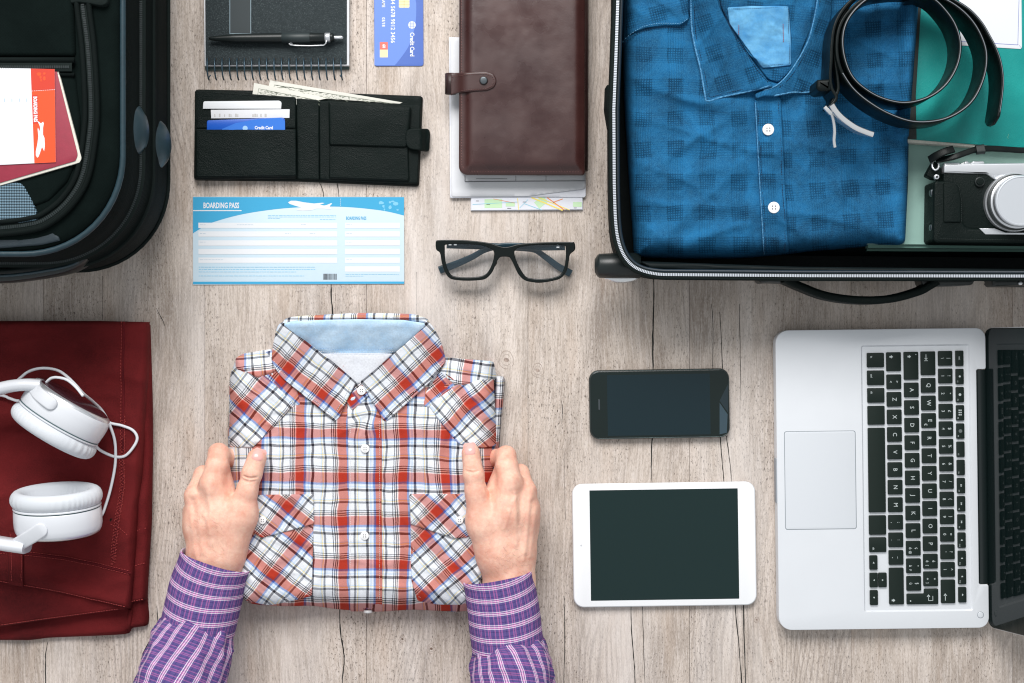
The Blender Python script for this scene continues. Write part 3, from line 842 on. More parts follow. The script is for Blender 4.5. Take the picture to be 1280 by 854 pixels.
flat('printed_panel', [qd(*nq(206, -400), *nq(295, 148))], zc - .00006, plain('panel_card', (.026, .036, .040, 1), .7), nb)
for k in range(19):
    X = 107 + 33 * k; hx, hy = nq(X, 264)
    flat('punch_hole', [circ(hx, hy, 1.9, 12)], .00972, M['crack'], nb)
    pts = []; cyy = P(0, 86.2, .008).y
    for j in range(0):
        a = math.radians(205 - 245 * j / 14)      # loop round the spine, seen from above
        yy = 0; 
        cy = P(0, nq(0, 312)[1], 0).y; cyl_r = .0105
        pts.append(Vector((P(nq(X + 8 * j / 14 - 2, 0)[0], 0, .009).x, cy + .0005 + cyl_r * 1.15 * -math.sin(math.radians(-80 + 225 * j / 14)) * 1.0, .0075 + .0072 * math.cos(math.radians(-80 + 225 * j / 14)))))
    for j in range(22):
        a = math.radians(14 + 162 * j / 21); pts.append(Vector((P(nq(X - 3 + 6 * j / 21, 0)[0], 0, .009).x, cyy + .0118 * math.cos(a), .0062 + .0075 * math.sin(a))))
    tube('coil', pts, .00088, M['wire'], nb, n=7)
for xx in (112, 700):
    a, b = nq(xx - 6 if xx > 300 else xx + 6, 335), nq(xx + 4 if xx > 300 else xx - 2, 357)
    tube('coil_end', [P(*a, .006), P((a[0] + b[0]) / 2 + (1 if xx > 300 else -1), (a[1] + b[1]) / 2, .004), P(*b, .005)], .0007, M['wire'], nb, n=6)

pen = thing('pen', 'black ballpoint pen with silver clip lying across the charcoal notebook', 'pen', P(345, 48, .0098))
zp_ = .0158
def pq(X, Y): return P(*nq(X, Y), zp_)
def lathe_line(name, prof, mat, parent, a=(110, 172), b=(707, 167), n=20):
    A, B = pq(*a), pq(*b); L = 597; d = (B - A)
    pts = [A + d * ((x - a[0]) / (b[0] - a[0])) for x, _ in prof]; mx = max(r for _, r in prof)
    return tube(name, pts, 1.0, mat, parent, n=n, scale=[max(r * K(zp_) / 3.559, 1e-5) for _, r in prof])
lathe_line('barrel', [(110, 3), (112, 7), (120, 9), (150, 12), (200, 17), (230, 20), (435, 22), (437, 22.2), (625, 21), (627, 19)], M['pen_black'], pen)
lathe_line('collar', [(626, 19), (628, 21.5), (650, 21.5), (652, 19)], M['silver'], pen)
lathe_line('cap', [(651, 19), (653, 20), (664, 19), (668, 12)], M['pen_black'], pen)
lathe_line('clicker', [(667, 7), (669, 8), (700, 8), (705, 6), (707, 2)], M['silver'], pen)
lathe_line('grip_sleeve', [(436, 21.5), (437, 22.8), (560, 22.2), (561, 21.5)], plain('pen_grey', (.02, .03, .032, 1), .5), pen)
c1 = [(634, 176, 5), (632, 192, 5), (622, 202, 4), (560, 204, 4), (500, 203, 3.4), (474, 201, 2), (467, 196, 1), (476, 190, 0), (482, 196, 0)]
tube('clip', [Vector(P(*nq(x, y), zp_ + q * .0006)) for x, y, q in c1], .00075, M['silver'], pen, n=8)

# ================================================================ BROWN ORGANIZER on papers and map
def oq(X, Y): return (530 + X / 2.308, Y / 2.308)
mp = thing('folded_map', 'folded road map sticking out below the white sheet under the brown organizer', 'map', P(658, 250, 0))
for k in range(3):
    prism('map_fold', [(588 + k * .4, 225), (729 - k * .4, 225), (728.6 - k * .4, 262.8 - k * .5), (588.4 + k * .4, 263.8 - k * .5)], .0003 + k * .0011, .0013 + k * .0011, M['paper_blue'], mp, .0002)
zm = .00366
def mline(name, L, m):
    for a, b, w in L: flat(name, [lineq(oq(*a), oq(*b), w)], zm, m, mp)
mline('green_area', [((200, 575), (200, 600), 22), ((330, 574), (345, 592), 14), ((430, 590), (455, 590), 6), ((236, 590), (262, 590), 5)], M['map_green'])
zm = .00372
mline('main_road', [((310, 570), (400, 607), 1.6), ((330, 570), (420, 606), 1.0), ((270, 572), (273, 606), .8)], M['map_yellow'])
zm = .00378
mline('red_road', [((355, 570), (405, 606), 1.1), ((400, 574), (372, 584), .9), ((200, 574), (262, 586), .5)], M['map_orange'])
mline('river', [((140, 590), (270, 583), .5), ((290, 588), (340, 606), .6), ((276, 600), (300, 576), .5)], M['map_blue'])
mline('town_names', [((x, y), (x + random.uniform(6, 12), y), .6) for x, y in ((180, 590), (285, 583), (240, 601), (432, 600), (150, 580))], M['ink_dark'])
pp = thing('paper_sheet', 'folded white sheet under the brown organizer and over the road map', 'paper', P(646, 150, 0))
slab('sheet', [oq(72, 108), oq(300, 108), oq(300, 500), oq(466, 500), oq(467, 570), oq(300, 569), oq(75, 572)], M['paper_blue'], pp, .0006, .6, .004, base=lambda x, y: .0040, top=lambda x, y: .0006 * nz(x, y, 30, 2), step=5, skirt=.0004)
slab('upper_sheet', [oq(76, 110), oq(300, 110), oq(300, 500), oq(464, 500), oq(465, 545), oq(300, 566), oq(79, 568)], M['paper'], pp, .0006, .6, .005, base=lambda x, y: .0054, top=lambda x, y: .0006 * nz(x, y, 30, 5), step=5, skirt=.0004)
flat('printed_table', [lineq(oq(118, 505), oq(118, 524), .6), lineq(oq(118, 524), oq(466, 522), .8), lineq(oq(265, 507), oq(265, 523), .5), lineq(oq(352, 507), oq(352, 523), .5), lineq(oq(150, 516), oq(240, 516), .5)], .0070, M['ink_dark'], pp)

og = thing('leather_organizer', 'brown leather organizer closed with a snap strap', 'organizer', P(652, 100, .006))
cov = fillet([(574, -40), (732, -40), (731.5, 219), (573.4, 218.5)], [3, 3, 4, 11], 7)
prism('back_cover', inset(cov, .5), .0072, .0105, M['brown_dark'], og, .001, zp=.0105, botbev=.0008)
prism('pages', [(578, -34), (729, -34), (729, 213), (578, 213)], .0107, .0260, M['paper_cream'], og, .0008)
def ctop(x, y):
    d = min(x - 583, 727 - x, 211.5 - y)
    return .0060 * (1 / (1 + math.exp(-(d - 1.5) / 2.2))) + .0003 * nz(x, y, 60, 3) + .00008 * nz(x, y, 9, 8) 
slab('cover', cov, M['brown_leather'], og, .0030, 2.5, .031, base=.0262, top=ctop, step=2.6, edge=.0004, skirt=.0002)
spn = []
tube('spine', [Vector(P(725, y, .018)) for y in (-38, 60, 140, 214)], .0092, M['brown_dark'], og, n=14, scale=[1, 1, 1, .94])
stitches('stitching', [(577, -36), (577, 205), (581, 213), (590, 214.6), (728, 215)], .0294, M['thread_brown'], og, 1.9, 1.5, .8, zp=.0294)
stp = [oq(76, 211)] + [oq(165, 207)] + [oq(*a) for a in cat([(180, 207), (200, 214), (209, 233), (202, 252), (182, 262)], False, 5)] + [oq(150, 264), oq(100, 268), oq(76, 276)]
slab('strap', stp, M['brown_leather'], og, .0022, 1.5, .0345, base=lambda x, y: .0262 + .0085 / (1 + math.exp(-(x - 576) / 3.5)), top=None, step=2, edge=.0006, skirt=.0012)
tube('strap_fold', [Vector(P(*oq(77, y), .0225)) for y in (213, 240, 272)], .0062, M['brown_dark'], og, n=12)
stitches('strap_stitching', [oq(80, 218), oq(178, 213), oq(196, 220), oq(202, 234), oq(196, 248), oq(178, 257), oq(105, 261)], lambda x, y: .0289 + .0085 / (1 + math.exp(-(x - 576) / 3.5)) - .0001, M['thread_brown'], og, 1.6, 1.4, .6, zp=.037)
sx, sy = oq(172, 232)
for nm, r, za, zb, m_ in (('snap_ring', 5.6, .0365, .0378, M['brown_dark']), ('snap', 4.8, .0372, .0394, M['lug'])):
    prism(nm, circ(sx, sy, r, 24), za, zb, m_, og, .0011 if nm == 'snap' else .0005, segs=5)

# ================================================================ WALLET with cards and banknotes
def wq(X, Y): return (230 + X / 3.559, Y / 3.559)
wl = thing('wallet', 'open black leather wallet with strap, banknotes and cards inside', 'wallet', P(388, 172, 0))
outer = fillet([wq(46, 395), wq(500, 404), wq(1062, 425), wq(1045, 830), wq(500, 806), wq(40, 801)], [3, 0, 3, 4, 0, 4], 5)
zt = .012
wr = lambda x, y: .0004 * nz(x, y, 26, 4) + .0002 * nz(x, y, 9, 6)
slab('outer_shell', outer, M['black_leather'], wl, .0050, 2.5, .006, base=.0004, top=wr, step=4, edge=.0006, skirt=.0002)
slab('left_panel', fillet([wq(46, 399), wq(497, 431), wq(500, 792), wq(44, 798)], 2), M['black_leather'], wl, .0030, 2.0, zt, base=.0084, top=wr, step=3.5, edge=.0004, skirt=.003)
slab('middle_panel', [wq(500, 438), wq(600, 445), wq(602, 800), wq(503, 797)], M['black_leather'], wl, .0012, 2.0, .010, base=lambda x, y: .0060 + .0014 * math.cos((x - 384) / 15), top=wr, step=3.5, edge=.0004, skirt=.002)
slab('right_panel', fillet([wq(600, 445), wq(1054, 466), wq(1040, 818), wq(602, 800)], 2), M['black_leather'], wl, .0020, 2.0, .010, base=.0066, top=wr, step=3.5, edge=.0004, skirt=.003)
slab('card_slot', [wq(56, 519), wq(494, 521), wq(495, 570), wq(54, 570)], M['black_leather'], wl, .0012, 1.5, zt + .002, base=.0116, top=wr, step=3, edge=.0005, skirt=.001)
slab('card_slot', fillet([wq(50, 571), wq(497, 573), wq(499, 784), wq(50, 790)], 2), M['black_leather'], wl, .0026, 2.2, zt + .003, base=.0116, top=wr, step=3, edge=.0009, skirt=.001)
slab('coin_pocket', fillet([wq(648, 600), wq(996, 612), wq(1002, 806), wq(644, 794)], 2), M['black_leather'], wl, .0024, 2.5, .0125, base=.0088, top=wr, step=3, edge=.0006, skirt=.001)
slab('coin_flap', fillet([wq(641, 450), wq(1010, 474), wq(1004, 560), wq(990, 656), wq(644, 645)], [1, 1, 4, 3, 2]), M['black_leather'], wl, .0030, 2.5, .0150, base=.0108, top=lambda x, y: wr(x, y) + .0012 * math.exp(-((y - 150) / 22) ** 2), step=3, edge=.0008, skirt=.001)
stp = fillet([wq(985, 590), wq(1000, 572), wq(1092, 573), wq(1095, 600), wq(1091, 676), wq(1000, 664), wq(985, 640)], [4, 4, 4, 3, 4, 4, 4], 4)
slab('strap', stp, M['black_leather'], wl, .0024, 1.8, .015, base=lambda x, y: .0128 - .009 / (1 + math.exp(-(x - 530) / 2.0)), top=wr, step=2, edge=.001, skirt=.0015)
for nm, pth, z_ in (('stitching', [wq(52, 580), wq(490, 582), wq(492, 778), wq(56, 783)], .0143), ('stitching', [wq(650, 612), wq(654, 786), wq(994, 798), wq(990, 664)], .0114), ('stitching', [wq(648, 457), wq(1002, 480), wq(984, 648), wq(650, 638)], .0140), ('stitching', [wq(610, 456), wq(610, 792)], .0087), ('stitching', [wq(60, 407), wq(490, 438)], .0117)):
    stitches(nm, pth, z_, plain('thread_charcoal', (.012, .02, .019, 1), .8) if 'thread_charcoal' not in bpy.data.materials else bpy.data.materials['thread_charcoal'], wl, 1.6, 1.2, .5, .0003, zp=z_)
cd = thing('white_card', 'blank white card, uppermost of the three cards in the wallet', 'card', P(303, 131, .0118))
prism('card', fillet([wq(86, 451), wq(425, 448), wq(434, 455), wq(432, 484), wq(84, 484)], [2.2, 2, 1.6, 0, 0], 4), .0122, .0128, M['ink_white'], cd, .0001)
cd = thing('receipt_card', 'white printed slip between the white card and the blue card in the wallet', 'receipt', P(313, 142, .0118))
prism('slip', [wq(119, 489), wq(470, 486), wq(469, 525), wq(121, 527)], .0130, .0134, M['paper'], cd, .0001)
mbx = []; x = 135
random.seed(3)
while x < 380:
    w = random.uniform(3, 9); 
    if random.random() < .7: mbx.append(qd(*wq(x, 506 + random.uniform(0, 3)), *wq(x + w, 520)))
    x += w + random.choice((2, 2, 3, 16))
flat('printed_digits', mbx, .0136, plain('faint_ink', lin(186, 184, 182), .8), cd)
cd = thing('blue_card', 'deep blue bank card in the lowest visible slot of the wallet', 'card', P(307, 156, .0118))
prism('card', fillet([wq(102, 536), wq(440, 523), wq(449, 531), wq(450, 578), wq(102, 578)], [2, 1.5, 1, 0, 0], 4), .0134, .0140, M['card_blue2'], cd, .0001)
flat('printed_swoosh', [[wq(170, 574), wq(230, 548), wq(330, 530), wq(430, 524), wq(449, 540), wq(449, 578), wq(170, 578)]], .01405, plain('swoosh_blue', lin(44, 112, 206), .3), cd)
text('card_title', 'Credit Card', *wq(355, 569), 5.6, .01412, M['ink_white'], cd, .0, .82, .2)
flat('globe_print', [circ(*wq(272, 571), 3.2, 14)], .01412, plain('pale_blue_ink', lin(150, 190, 235), .4), cd)
for nm, lab, pl, zb in (('banknote', 'banknote with wide white margin sticking out at the left, nearer one in the wallet', [wq(312, 369), wq(640, 438), wq(640, 438), wq(480, 470), wq(290, 520)], .0072), ('banknote', 'banknote sticking out further up and to the right, rear one in the wallet', [wq(382, 357), wq(972, 456), wq(960, 462), wq(500, 430), wq(360, 470)], .0060)):
    b = thing(nm, lab, 'banknote', P(*wq(450, 420), zb)); 
    prism('note', pl, zb, zb + .0005, M['note_paper'], b, .0001)
    a0, a1 = (332, 395), (620, 452)
    if zb < .007: a0, a1 = (402, 378), (930, 462)
    ink = []; dx, dy = a1[0] - a0[0], a1[1] - a0[1]
    for _ in range(190 if zb < .007 else 110):
        u_, v_ = random.random(), random.random() ** 1.5 * 26
        x_, y_ = a0[0] + dx * u_, a0[1] + dy * u_ + v_
        ink.append(lineq(wq(x_, y_), wq(x_ + random.uniform(4, 16), y_ + random.uniform(-3, 5)), random.uniform(.3, .7)))
    ink += [lineq(wq(*a0), wq(*a1), .6), lineq(wq(*a0), wq(a0[0] - 6, a0[1] + 40), .6)]
    flat('engraving', ink, zb + .00056, M['note_ink'], b)

# ================================================================ GLASSES
def gq(X, Y): return (540 + X / 6.737, 290 + Y / 6.737)
gs = thing('eyeglasses', 'black rimmed eyeglasses with folded grey temples', 'eyeglasses', P(632, 330, 0))
out_ = cat([gq(*a) for a in [(36, 84), (60, 72), (160, 70), (300, 74), (420, 86), (500, 100), (560, 120), (610, 130), (660, 124), (740, 104), (900, 92), (1050, 88), (1170, 88), (1198, 96), (1200, 150), (1160, 188), (1146, 260), (1130, 330), (1085, 385), (1020, 408), (920, 424), (850, 420), (780, 402), (728, 350), (690, 270), (664, 222), (640, 206), (582, 206), (558, 224), (536, 262), (505, 335), (455, 388), (400, 402), (300, 407), (210, 402), (150, 386), (108, 330), (84, 250), (70, 175), (38, 145)]], True, 4)
l1 = cat([gq(*a) for a in [(112, 104), (200, 98), (320, 100), (430, 112), (500, 140), (527, 175), (516, 250), (480, 330), (440, 366), (380, 382), (300, 386), (220, 382), (160, 364), (125, 305), (106, 220), (104, 140)]], True, 4)
l2 = cat([gq(*a) for a in [(690, 165), (730, 128), (800, 112), (900, 104), (1020, 104), (1110, 108), (1130, 130), (1130, 220), (1118, 300), (1086, 358), (1020, 388), (920, 400), (850, 396), (790, 380), (745, 320), (706, 240)]], True, 4)
zg = .0235
out_, l1, l2 = inset(out_, .45), inset(l1, -.45), inset(l2, -.45)
curve_plate('frame', [out_, l1, l2], zg, .0036, .0009, M['frame_black'], gs)
for l in (l1, l2):
    prism('lens', inset(l, -.6), zg - .0026, zg - .0014, M['lens'], gs, .0003, zp=zg)
def arm(pts, ws, par):
    c = cat(pts, False, 6); n = len(c)
    sc = [np.interp(i / (n - 1), np.linspace(0, 1, len(ws)), ws) for i in range(n)]
    W3 = [P(*gq(a[0], a[1]), a[2]) for a in c]
    return sweep('temple', W3, fillet([(-.0016, -.0038), (.0016, -.0038), (.0016, .0038), (-.0016, .0038)], .0013, 3), M['temple'], par, up=(0, 1, .55), scale=sc)
arm([(1120, 126, 0.0188), (900, 128, 0.0172), (640, 118, 0.0156), (520, 132, 0.0148), (430, 160, 0.0140), (330, 215, 0.0116), (200, 272, 0.0068), (110, 305, 0.0044), (62, 322, 0.0036)], [1.0, 1.0, 1.0, .8, .8, .9, 1.05, 1.15, 1.15], gs)
arm([(125, 110, 0.0188), (300, 116, 0.0156), (560, 124, 0.0120), (800, 140, 0.0100), (880, 160, 0.0092), (960, 215, 0.0076), (1060, 290, 0.0052), (1130, 330, 0.0040), (1170, 352, 0.0036)], [1.0, 1.0, 1.0, .9, .8, .9, 1.0, 1.1, 1.1], gs)
for x, y in ((152, 108), (196, 108), (1060, 130), (1160, 95)):
    q = P(*gq(x, y), .0213); v, f = box_vf(q, .003, .0013, .002); MB().add(v, f).link('hinge', M['silver'], gs)
for sgn, x in ((1, 700), (-1, 530)):
    slab('nose_pad', circ(*gq(x, 262), 2.6, 12, 5.0, -.35 * sgn), M['frame_black'], gs, .003, 2, .02, base=.0185, step=1.2)
# ================================================================ PLAID SHIRT
PER = 53.8
sh = thing('plaid_shirt', 'folded red, white and blue plaid shirt held by two hands', 'shirt', P(456, 590, 0))
ZS = .040
def sw(x, y):   # folds of the body
    z = .0016 * nz(x, y, 60, 1) + .0010 * nz(x, y, 24, 2)
    z += .0020 * crease(x, y, 34, 11, 1.45, 5, 5) + .0012 * crease(x, y, 22, 12, 1.2, 4, 5)
    z += .0022 * crease(x, y, 26, 13, .35, 3, 5) * max(0, min(1, (y - 640) / 90))
    z += .0020 * crease(x, y, 20, 14, -.5, 3, 4) * max(0, 1 - abs(y - 520) / 70)
    return z
body_o = fillet([(287, 470), (296, 446), (345, 437), (400, 430), (500, 430), (556, 447), (612, 452), (618, 474), (621, 556), (623, 640), (622, 700), (612, 757), (577, 765), (513, 762), (472, 765), (424, 762), (389, 757), (360, 758), (329, 757), (305, 753), (291, 700), (286, 640), (285, 560)], 8, 4)
def wu(x, y, s=3.2, sd=1): return s * nz(x, y, 45, sd) + 1.1 * nz(x, y, 15, sd + 1)
def uvb(x, y):
    dx, dy = wu(x, y, 3.0, 21), wu(x, y, 3.0, 31)
    # left and right fronts are cut separately
    u = ((x + dx) - 424) / PER if x < 455 else ((x + dx) - 498.6) / PER
    return (u, (y + dy - (536.8 if x < 455 else 538.5)) / 54.3)
def bodyz(x, y):
    d = min(x - 286, 622 - x, 763 - y, y - 440)
    t = max(0, min(1, d / 26)); return .002 + .036 * (1 - (1 - t) ** 2.2) ** (1 / 2.2) + sw(x, y) * min(1, max(0, d) / 26)
slab('body', body_o, M['plaid'], sh, .038, 26, ZS, base=.002, top=sw, step=3.2, uv=uvb, power=2.2, skirt=.0015, bulge=True)
def uvd(cx, cy, ang, flip=1, sd=1, amp=2.2, off=5.5):
    """red band centre passes through (cx,cy); ang = direction of the bands; u grows to the lower side"""
    c, s = math.cos(ang), math.sin(ang)          # direction, y down
    nx_, ny_ = (-s, c) if c > 0 else (s, -c)
    if ny_ < 0: nx_, ny_ = -nx_, -ny_
    def f(x, y):
        dx, dy = wu(x, y, amp, sd), wu(x, y, amp, sd + 9)
        return (((x + dx - cx) * nx_ + (y + dy - cy) * ny_ + off) / PER, ((x + dx - cx) * c + (y + dy - cy) * s + 5 * flip) / PER)
    return f
def over(dz, k=1.0): return lambda x, y: bodyz(x, y) * k + dz
def wr1(sd, a=1.0): return lambda x, y: a * (.0008 * nz(x, y, 22, sd) + .0012 * crease(x, y, 16, sd + 3, .6, 4, 4) + .0003 * nz(x, y, 6, sd))
# tail of the folded back peeking at the shoulders
slab('back_shoulder', fillet([(294, 462), (294, 448), (304, 442), (341, 436), (352, 462), (322, 474)], 3), M['plaid'], sh, .003, 4, ZS, base=over(.0005), top=wr1(41, 1.4), step=3, uv=uvd(300, 452, -.12, 1, 41, 2, -14), edge=.001, skirt=.012)
slab('back_shoulder', fillet([(548, 446), (580, 449), (617, 452), (621, 474), (571, 484), (550, 466)], 3), M['plaid'], sh, .003, 4, ZS, base=over(.0005), top=wr1(42, 1.4), step=3, uv=uvd(585, 462, .12, 1, 42, 2, -24), edge=.001, skirt=.012)
slab('sleeve_edge', fillet([(619, 470), (631, 472), (630, 490), (626, 530), (624, 560), (622, 620), (617, 640), (616, 540)], 2), M['plaid'], sh, .016, 4, .03, base=.004, top=wr1(43, .7), step=3, uv=lambda x, y: ((x - 634 + (y - 470) * .06) / PER, (y - 500) / PER), skirt=.003)
# yoke panels
slab('yoke', fillet([(288, 468), (295, 457), (322, 464), (342, 478), (369, 506), (352, 524), (330, 546), (316, 560), (286, 559)], 2), M['plaid'], sh, .0022, 1.5, ZS, base=over(.0012), top=wr1(44, 1.6), step=2.6, uv=uvd(304, 508, math.radians(40.5), 1, 44, 3.0), edge=.0008, skirt=.006)
slab('yoke', fillet([(617, 472), (600, 474), (572, 480), (545, 500), (536, 508), (552, 530), (574, 556), (604, 560), (621, 557)], 2), M['plaid'], sh, .0022, 1.5, ZS, base=over(.0012), top=lambda x, y: wr1(45, 2.0)(x, y) + .004 * math.exp(-((x - 596) / 14) ** 2 - ((y - 496) / 7) ** 2), step=2.6, uv=uvd(590, 505, math.radians(-42), 1, 46, 4.0), edge=.0008, skirt=.006)
# shoulder gusset between collar and yoke
slab('shoulder_strip', fillet([(322, 462), (350, 456), (372, 488), (376, 506), (369, 508), (342, 480)], 3), M['plaid'], sh, .0018, 1.5, ZS, base=over(.0009), top=wr1(47, 1.8), step=2.6, uv=uvd(350, 476, math.radians(42), 1, 47, 3), edge=.0006, skirt=.006)
slab('shoulder_strip', fillet([(574, 478), (552, 462), (532, 490), (529, 508), (538, 510), (552, 494)], 3), M['plaid'], sh, .0018, 1.5, ZS, base=over(.0009), top=wr1(48, 1.8), step=2.6, uv=uvd(552, 484, math.radians(-38), 1, 48, 3), edge=.0006, skirt=.006)
# placket
plk = fillet([(434, 500), (445, 490), (462, 494), (476, 505), (477.5, 560), (477, 640), (478, 700), (478, 764), (438, 764.5), (436, 700), (436, 620), (435, 560)], 1.5)
def uvp(x, y):
    w = 3.2 * math.exp(-((y - 520) / 26) ** 2) * math.sin((x + y) / 7) + 1.2 * nz(x, y, 30, 6)
    return ((480 - x + w) / PER, (y - 540.5 + w * .7 + (3 if x > 0 else 0)) / 54.3)
slab('placket', plk, M['plaid'], sh, .0022, 1.4, ZS, base=over(.0010), top=lambda x, y: .0014 * crease(x, y, 14, 51, .2, 3, 4) * max(0, 1 - abs(y - 525) / 60) + .0008 * nz(x, y, 26, 52), step=2.6, uv=uvp, edge=.0009, skirt=.003)
for x0 in (438.4, 474.6): stitches('stitching', [(x0, 508), (x0 + .2, 600), (x0, 756)], lambda x, y: bodyz(x, y) + .0031, M['thread_white'], sh, 1.5, 1.2, .5, .0003, ZS)
# pockets
pkl = fillet([(311, 655), (392, 652), (391, 700), (390, 745), (362, 752), (336, 757), (306, 751), (294, 712), (294, 672)], 2)
slab('pocket', pkl, M['plaid'], sh, .0022, 1.4, ZS, base=over(.0010), top=wr1(55, 1.3), step=2.8, uv=uvd(374, 676, math.radians(38), 1, 55, 2.2), edge=.0008, skirt=.006)
slab('pocket_flap', fillet([(322, 619), (391.5, 618), (392.5, 655), (360, 664), (327, 672.5), (308, 661), (304, 640)], 1.5), M['plaid'], sh, .0022, 1.3, ZS, base=over(.0040), top=wr1(56, 1.0), step=2.6, uv=uvd(359, 634, math.radians(38), 1, 56, 1.8), edge=.0009, skirt=.003)
pkr = fillet([(513, 655), (604, 656), (603, 690), (603, 722), (590, 745), (577, 757), (548, 756), (522, 751.5), (514, 726)], 2)
slab('pocket', pkr, M['plaid'], sh, .0022, 1.4, ZS, base=over(.0010), top=wr1(57, 1.3), step=2.8, uv=uvd(567, 711, math.radians(-42), 1, 57, 2.2), edge=.0008, skirt=.006)
slab('pocket_flap', fillet([(511.5, 618), (584, 618), (600, 640), (600, 660), (584, 672), (567, 673), (513.5, 655.5)], 1.5), M['plaid'], sh, .0022, 1.3, ZS, base=over(.0040), top=wr1(58, 1.0), step=2.6, uv=uvd(546, 640, math.radians(-44), 1, 58, 1.8), edge=.0009, skirt=.003)
for pth in ([(390, 660), (387, 742), (336, 753)], [(516, 662), (518, 724), (524, 747), (574, 753)]):
    stitches('stitching', pth, lambda x, y: bodyz(x, y) + .0031, M['thread_white'], sh, 1.6, 1.2, .55, .0003, ZS)
# collar: inner band, back fold, leaves
slab('neck_yoke', fillet([(390, 442), (420, 441.5), (470, 441.5), (492, 442), (468, 466), (452, 480), (444, 480), (420, 462)], 3), M['white_cotton'], sh, .002, 2, .042, base=.0405, top=lambda x, y: .0008 * nz(x, y, 18, 7), step=3, skirt=.012)
def zin(x, y): return .040 + .016 * max(0, min(1, (440 - y) / 34))
slab('collar_lining', fillet([(353, 406), (362, 402), (400, 400), (448, 399), (504, 400), (532, 404), (531, 411), (496, 441), (470, 442.5), (420, 442), (390, 441), (370, 424)], 3), M['chambray'], sh, .0016, 2, .052, base=zin, top=lambda x, y: .0014 * nz(x, y, 22, 9) + .0006 * nz(x, y, 8, 10), step=3, skirt=.02)
for k in (0, 1): stitches('lining_stitching', cat([(388, 434.5 + 4 * k), (420, 437 + 4 * k), (470, 437.5 + 4 * k), (494, 435 + 4 * k)], False, 5), lambda x, y: zin(x, y) + .0036, M['thread_white'] if k else plain('thread_chambray', lin(130, 170, 215), .8), sh, 1.8, 1.2, .6, .0004, .05)
bk = cat([(351, 409), (352, 402), (358, 397), (375, 394.5), (398, 393.5), (448, 391), (504, 392), (522, 394), (531, 398), (534.5, 403)], False, 4) + cat([(532, 406), (526, 403.5), (504, 402), (448, 401.5), (398, 403.5), (368, 404.5), (359, 408), (356, 412)], False, 4)
slab('collar_back', bk, M['plaid'], sh, .009, 4.0, .058, base=.046, top=lambda x, y: .0005 * nz(x, y, 14, 3), step=2.4, uv=lambda x, y: ((x - 393.5 + nz(x, y, 30, 4) * 2) / PER, (y - 416) / PER), skirt=.03)
def leafz(ax, ay, bx, by, w):   # height falls from the fold line (a-b) outwards
    n = np.array([-(by - ay), bx - ax], float); n /= np.linalg.norm(n)
    def f(x, y):
        d = abs((x - ax) * n[0] + (y - ay) * n[1]); t = max(0, min(1, d / w))
        up = .0135 * (1 - max(0, min(1, (y - 400) / 82)) * .78)
        return .0405 + up * (1 - t ** 1.3) + .0015
    return f
lf = fillet(cat([(354, 402), (347, 408), (342.7, 424), (340, 440), (339.8, 452)], False, 3) + cat([(339.8, 452), (346, 464), (359, 478), (388, 502), (418.5, 527.5)], False, 4)[1:] + [(424, 522), (434, 500), (445, 478)] + cat([(445, 478), (430, 465), (412.5, 450), (383, 427.5), (364, 414), (356, 405.5)], False, 4)[1:], .8)
rf = fillet(cat([(531, 400), (541, 408), (552, 430), (557, 451)], False, 3) + cat([(557, 451), (551, 462), (537, 478), (510, 503), (482.3, 527.5)], False, 4)[1:] + [(478, 524), (466, 503), (450.5, 477)] + cat([(450.5, 477), (470, 461), (495.6, 439), (518, 420), (530, 408)], False, 4)[1:], .8)
slab('collar_leaf', lf, M['plaid'], sh, .0024, 1.6, .050, base=leafz(356, 405, 445, 478, 48), top=lambda x, y: .0010 * nz(x, y, 30, 61) + .0003 * nz(x, y, 8, 62), step=2.4, uv=uvd(360.5, 460, math.radians(38.5), 1, 61, 1.5), edge=.0012, skirt=.004)
slab('collar_leaf', rf, M['plaid'], sh, .0024, 1.6, .050, base=leafz(530, 406, 450, 477, 50), top=lambda x, y: .0010 * nz(x, y, 30, 63) + .0003 * nz(x, y, 8, 64), step=2.4, uv=uvd(507, 480, math.radians(-41.5), 1, 63, 1.5), edge=.0012, skirt=.004)
stitches('collar_stitching', [(343, 452), (361, 474), (389, 497), (417, 521), (439, 481)], lambda x, y: leafz(356, 405, 445, 478, 48)(x, y) + .0027, M['thread_white'], sh, 1.5, 1.2, .5, .0003, .046)
stitches('collar_stitching', [(553, 452), (535, 474), (509, 498), (484, 521), (456, 480)], lambda x, y: leafz(530, 406, 450, 477, 50)(x, y) + .0027, M['thread_white'], sh, 1.5, 1.2, .5, .0003, .046)
slab('collar_stand', fillet([(433, 502), (446, 480), (453, 479), (463, 492), (452, 504), (440, 513)], 1.5), M['plaid'], sh, .002, 1.2, .043, base=.0415, top=None, step=2.2, uv=uvd(440, 500, math.radians(-38), 1, 66, 1), edge=.0008, skirt=.004)
def shirt_button(name, x, y, z, r, par, mt=None):
    b = prism(name, circ(x, y, r, 24), z, z + .0016, mt or M['button'], par, .0006, segs=3)
    prism('button_face', circ(x, y, r * .62, 20), z + .0010, z + .0012 + .0006, mt or M['button'], b, .0001)
    flat('button_holes', [circ(x + dx * r * .24, y + dy * r * .24, r * .12, 8) for dx in (-1, 1) for dy in (-1, 1)], z + .00186, M['button_hole'], b)['kind'] = 'stuff'
    return b
for x, y in ((456.3, 561), (455.6, 670)): shirt_button('button', x, y, bodyz(x, y) + .0036, 5.4, sh)
shirt_button('button', 451.7, 488.4, .0440, 5.6, sh)
shirt_button('button', 328, 650.6, bodyz(328, 650) + .0066, 4.8, sh); shirt_button('button', 574.5, 650.6, bodyz(575, 650) + .0066, 4.8, sh)
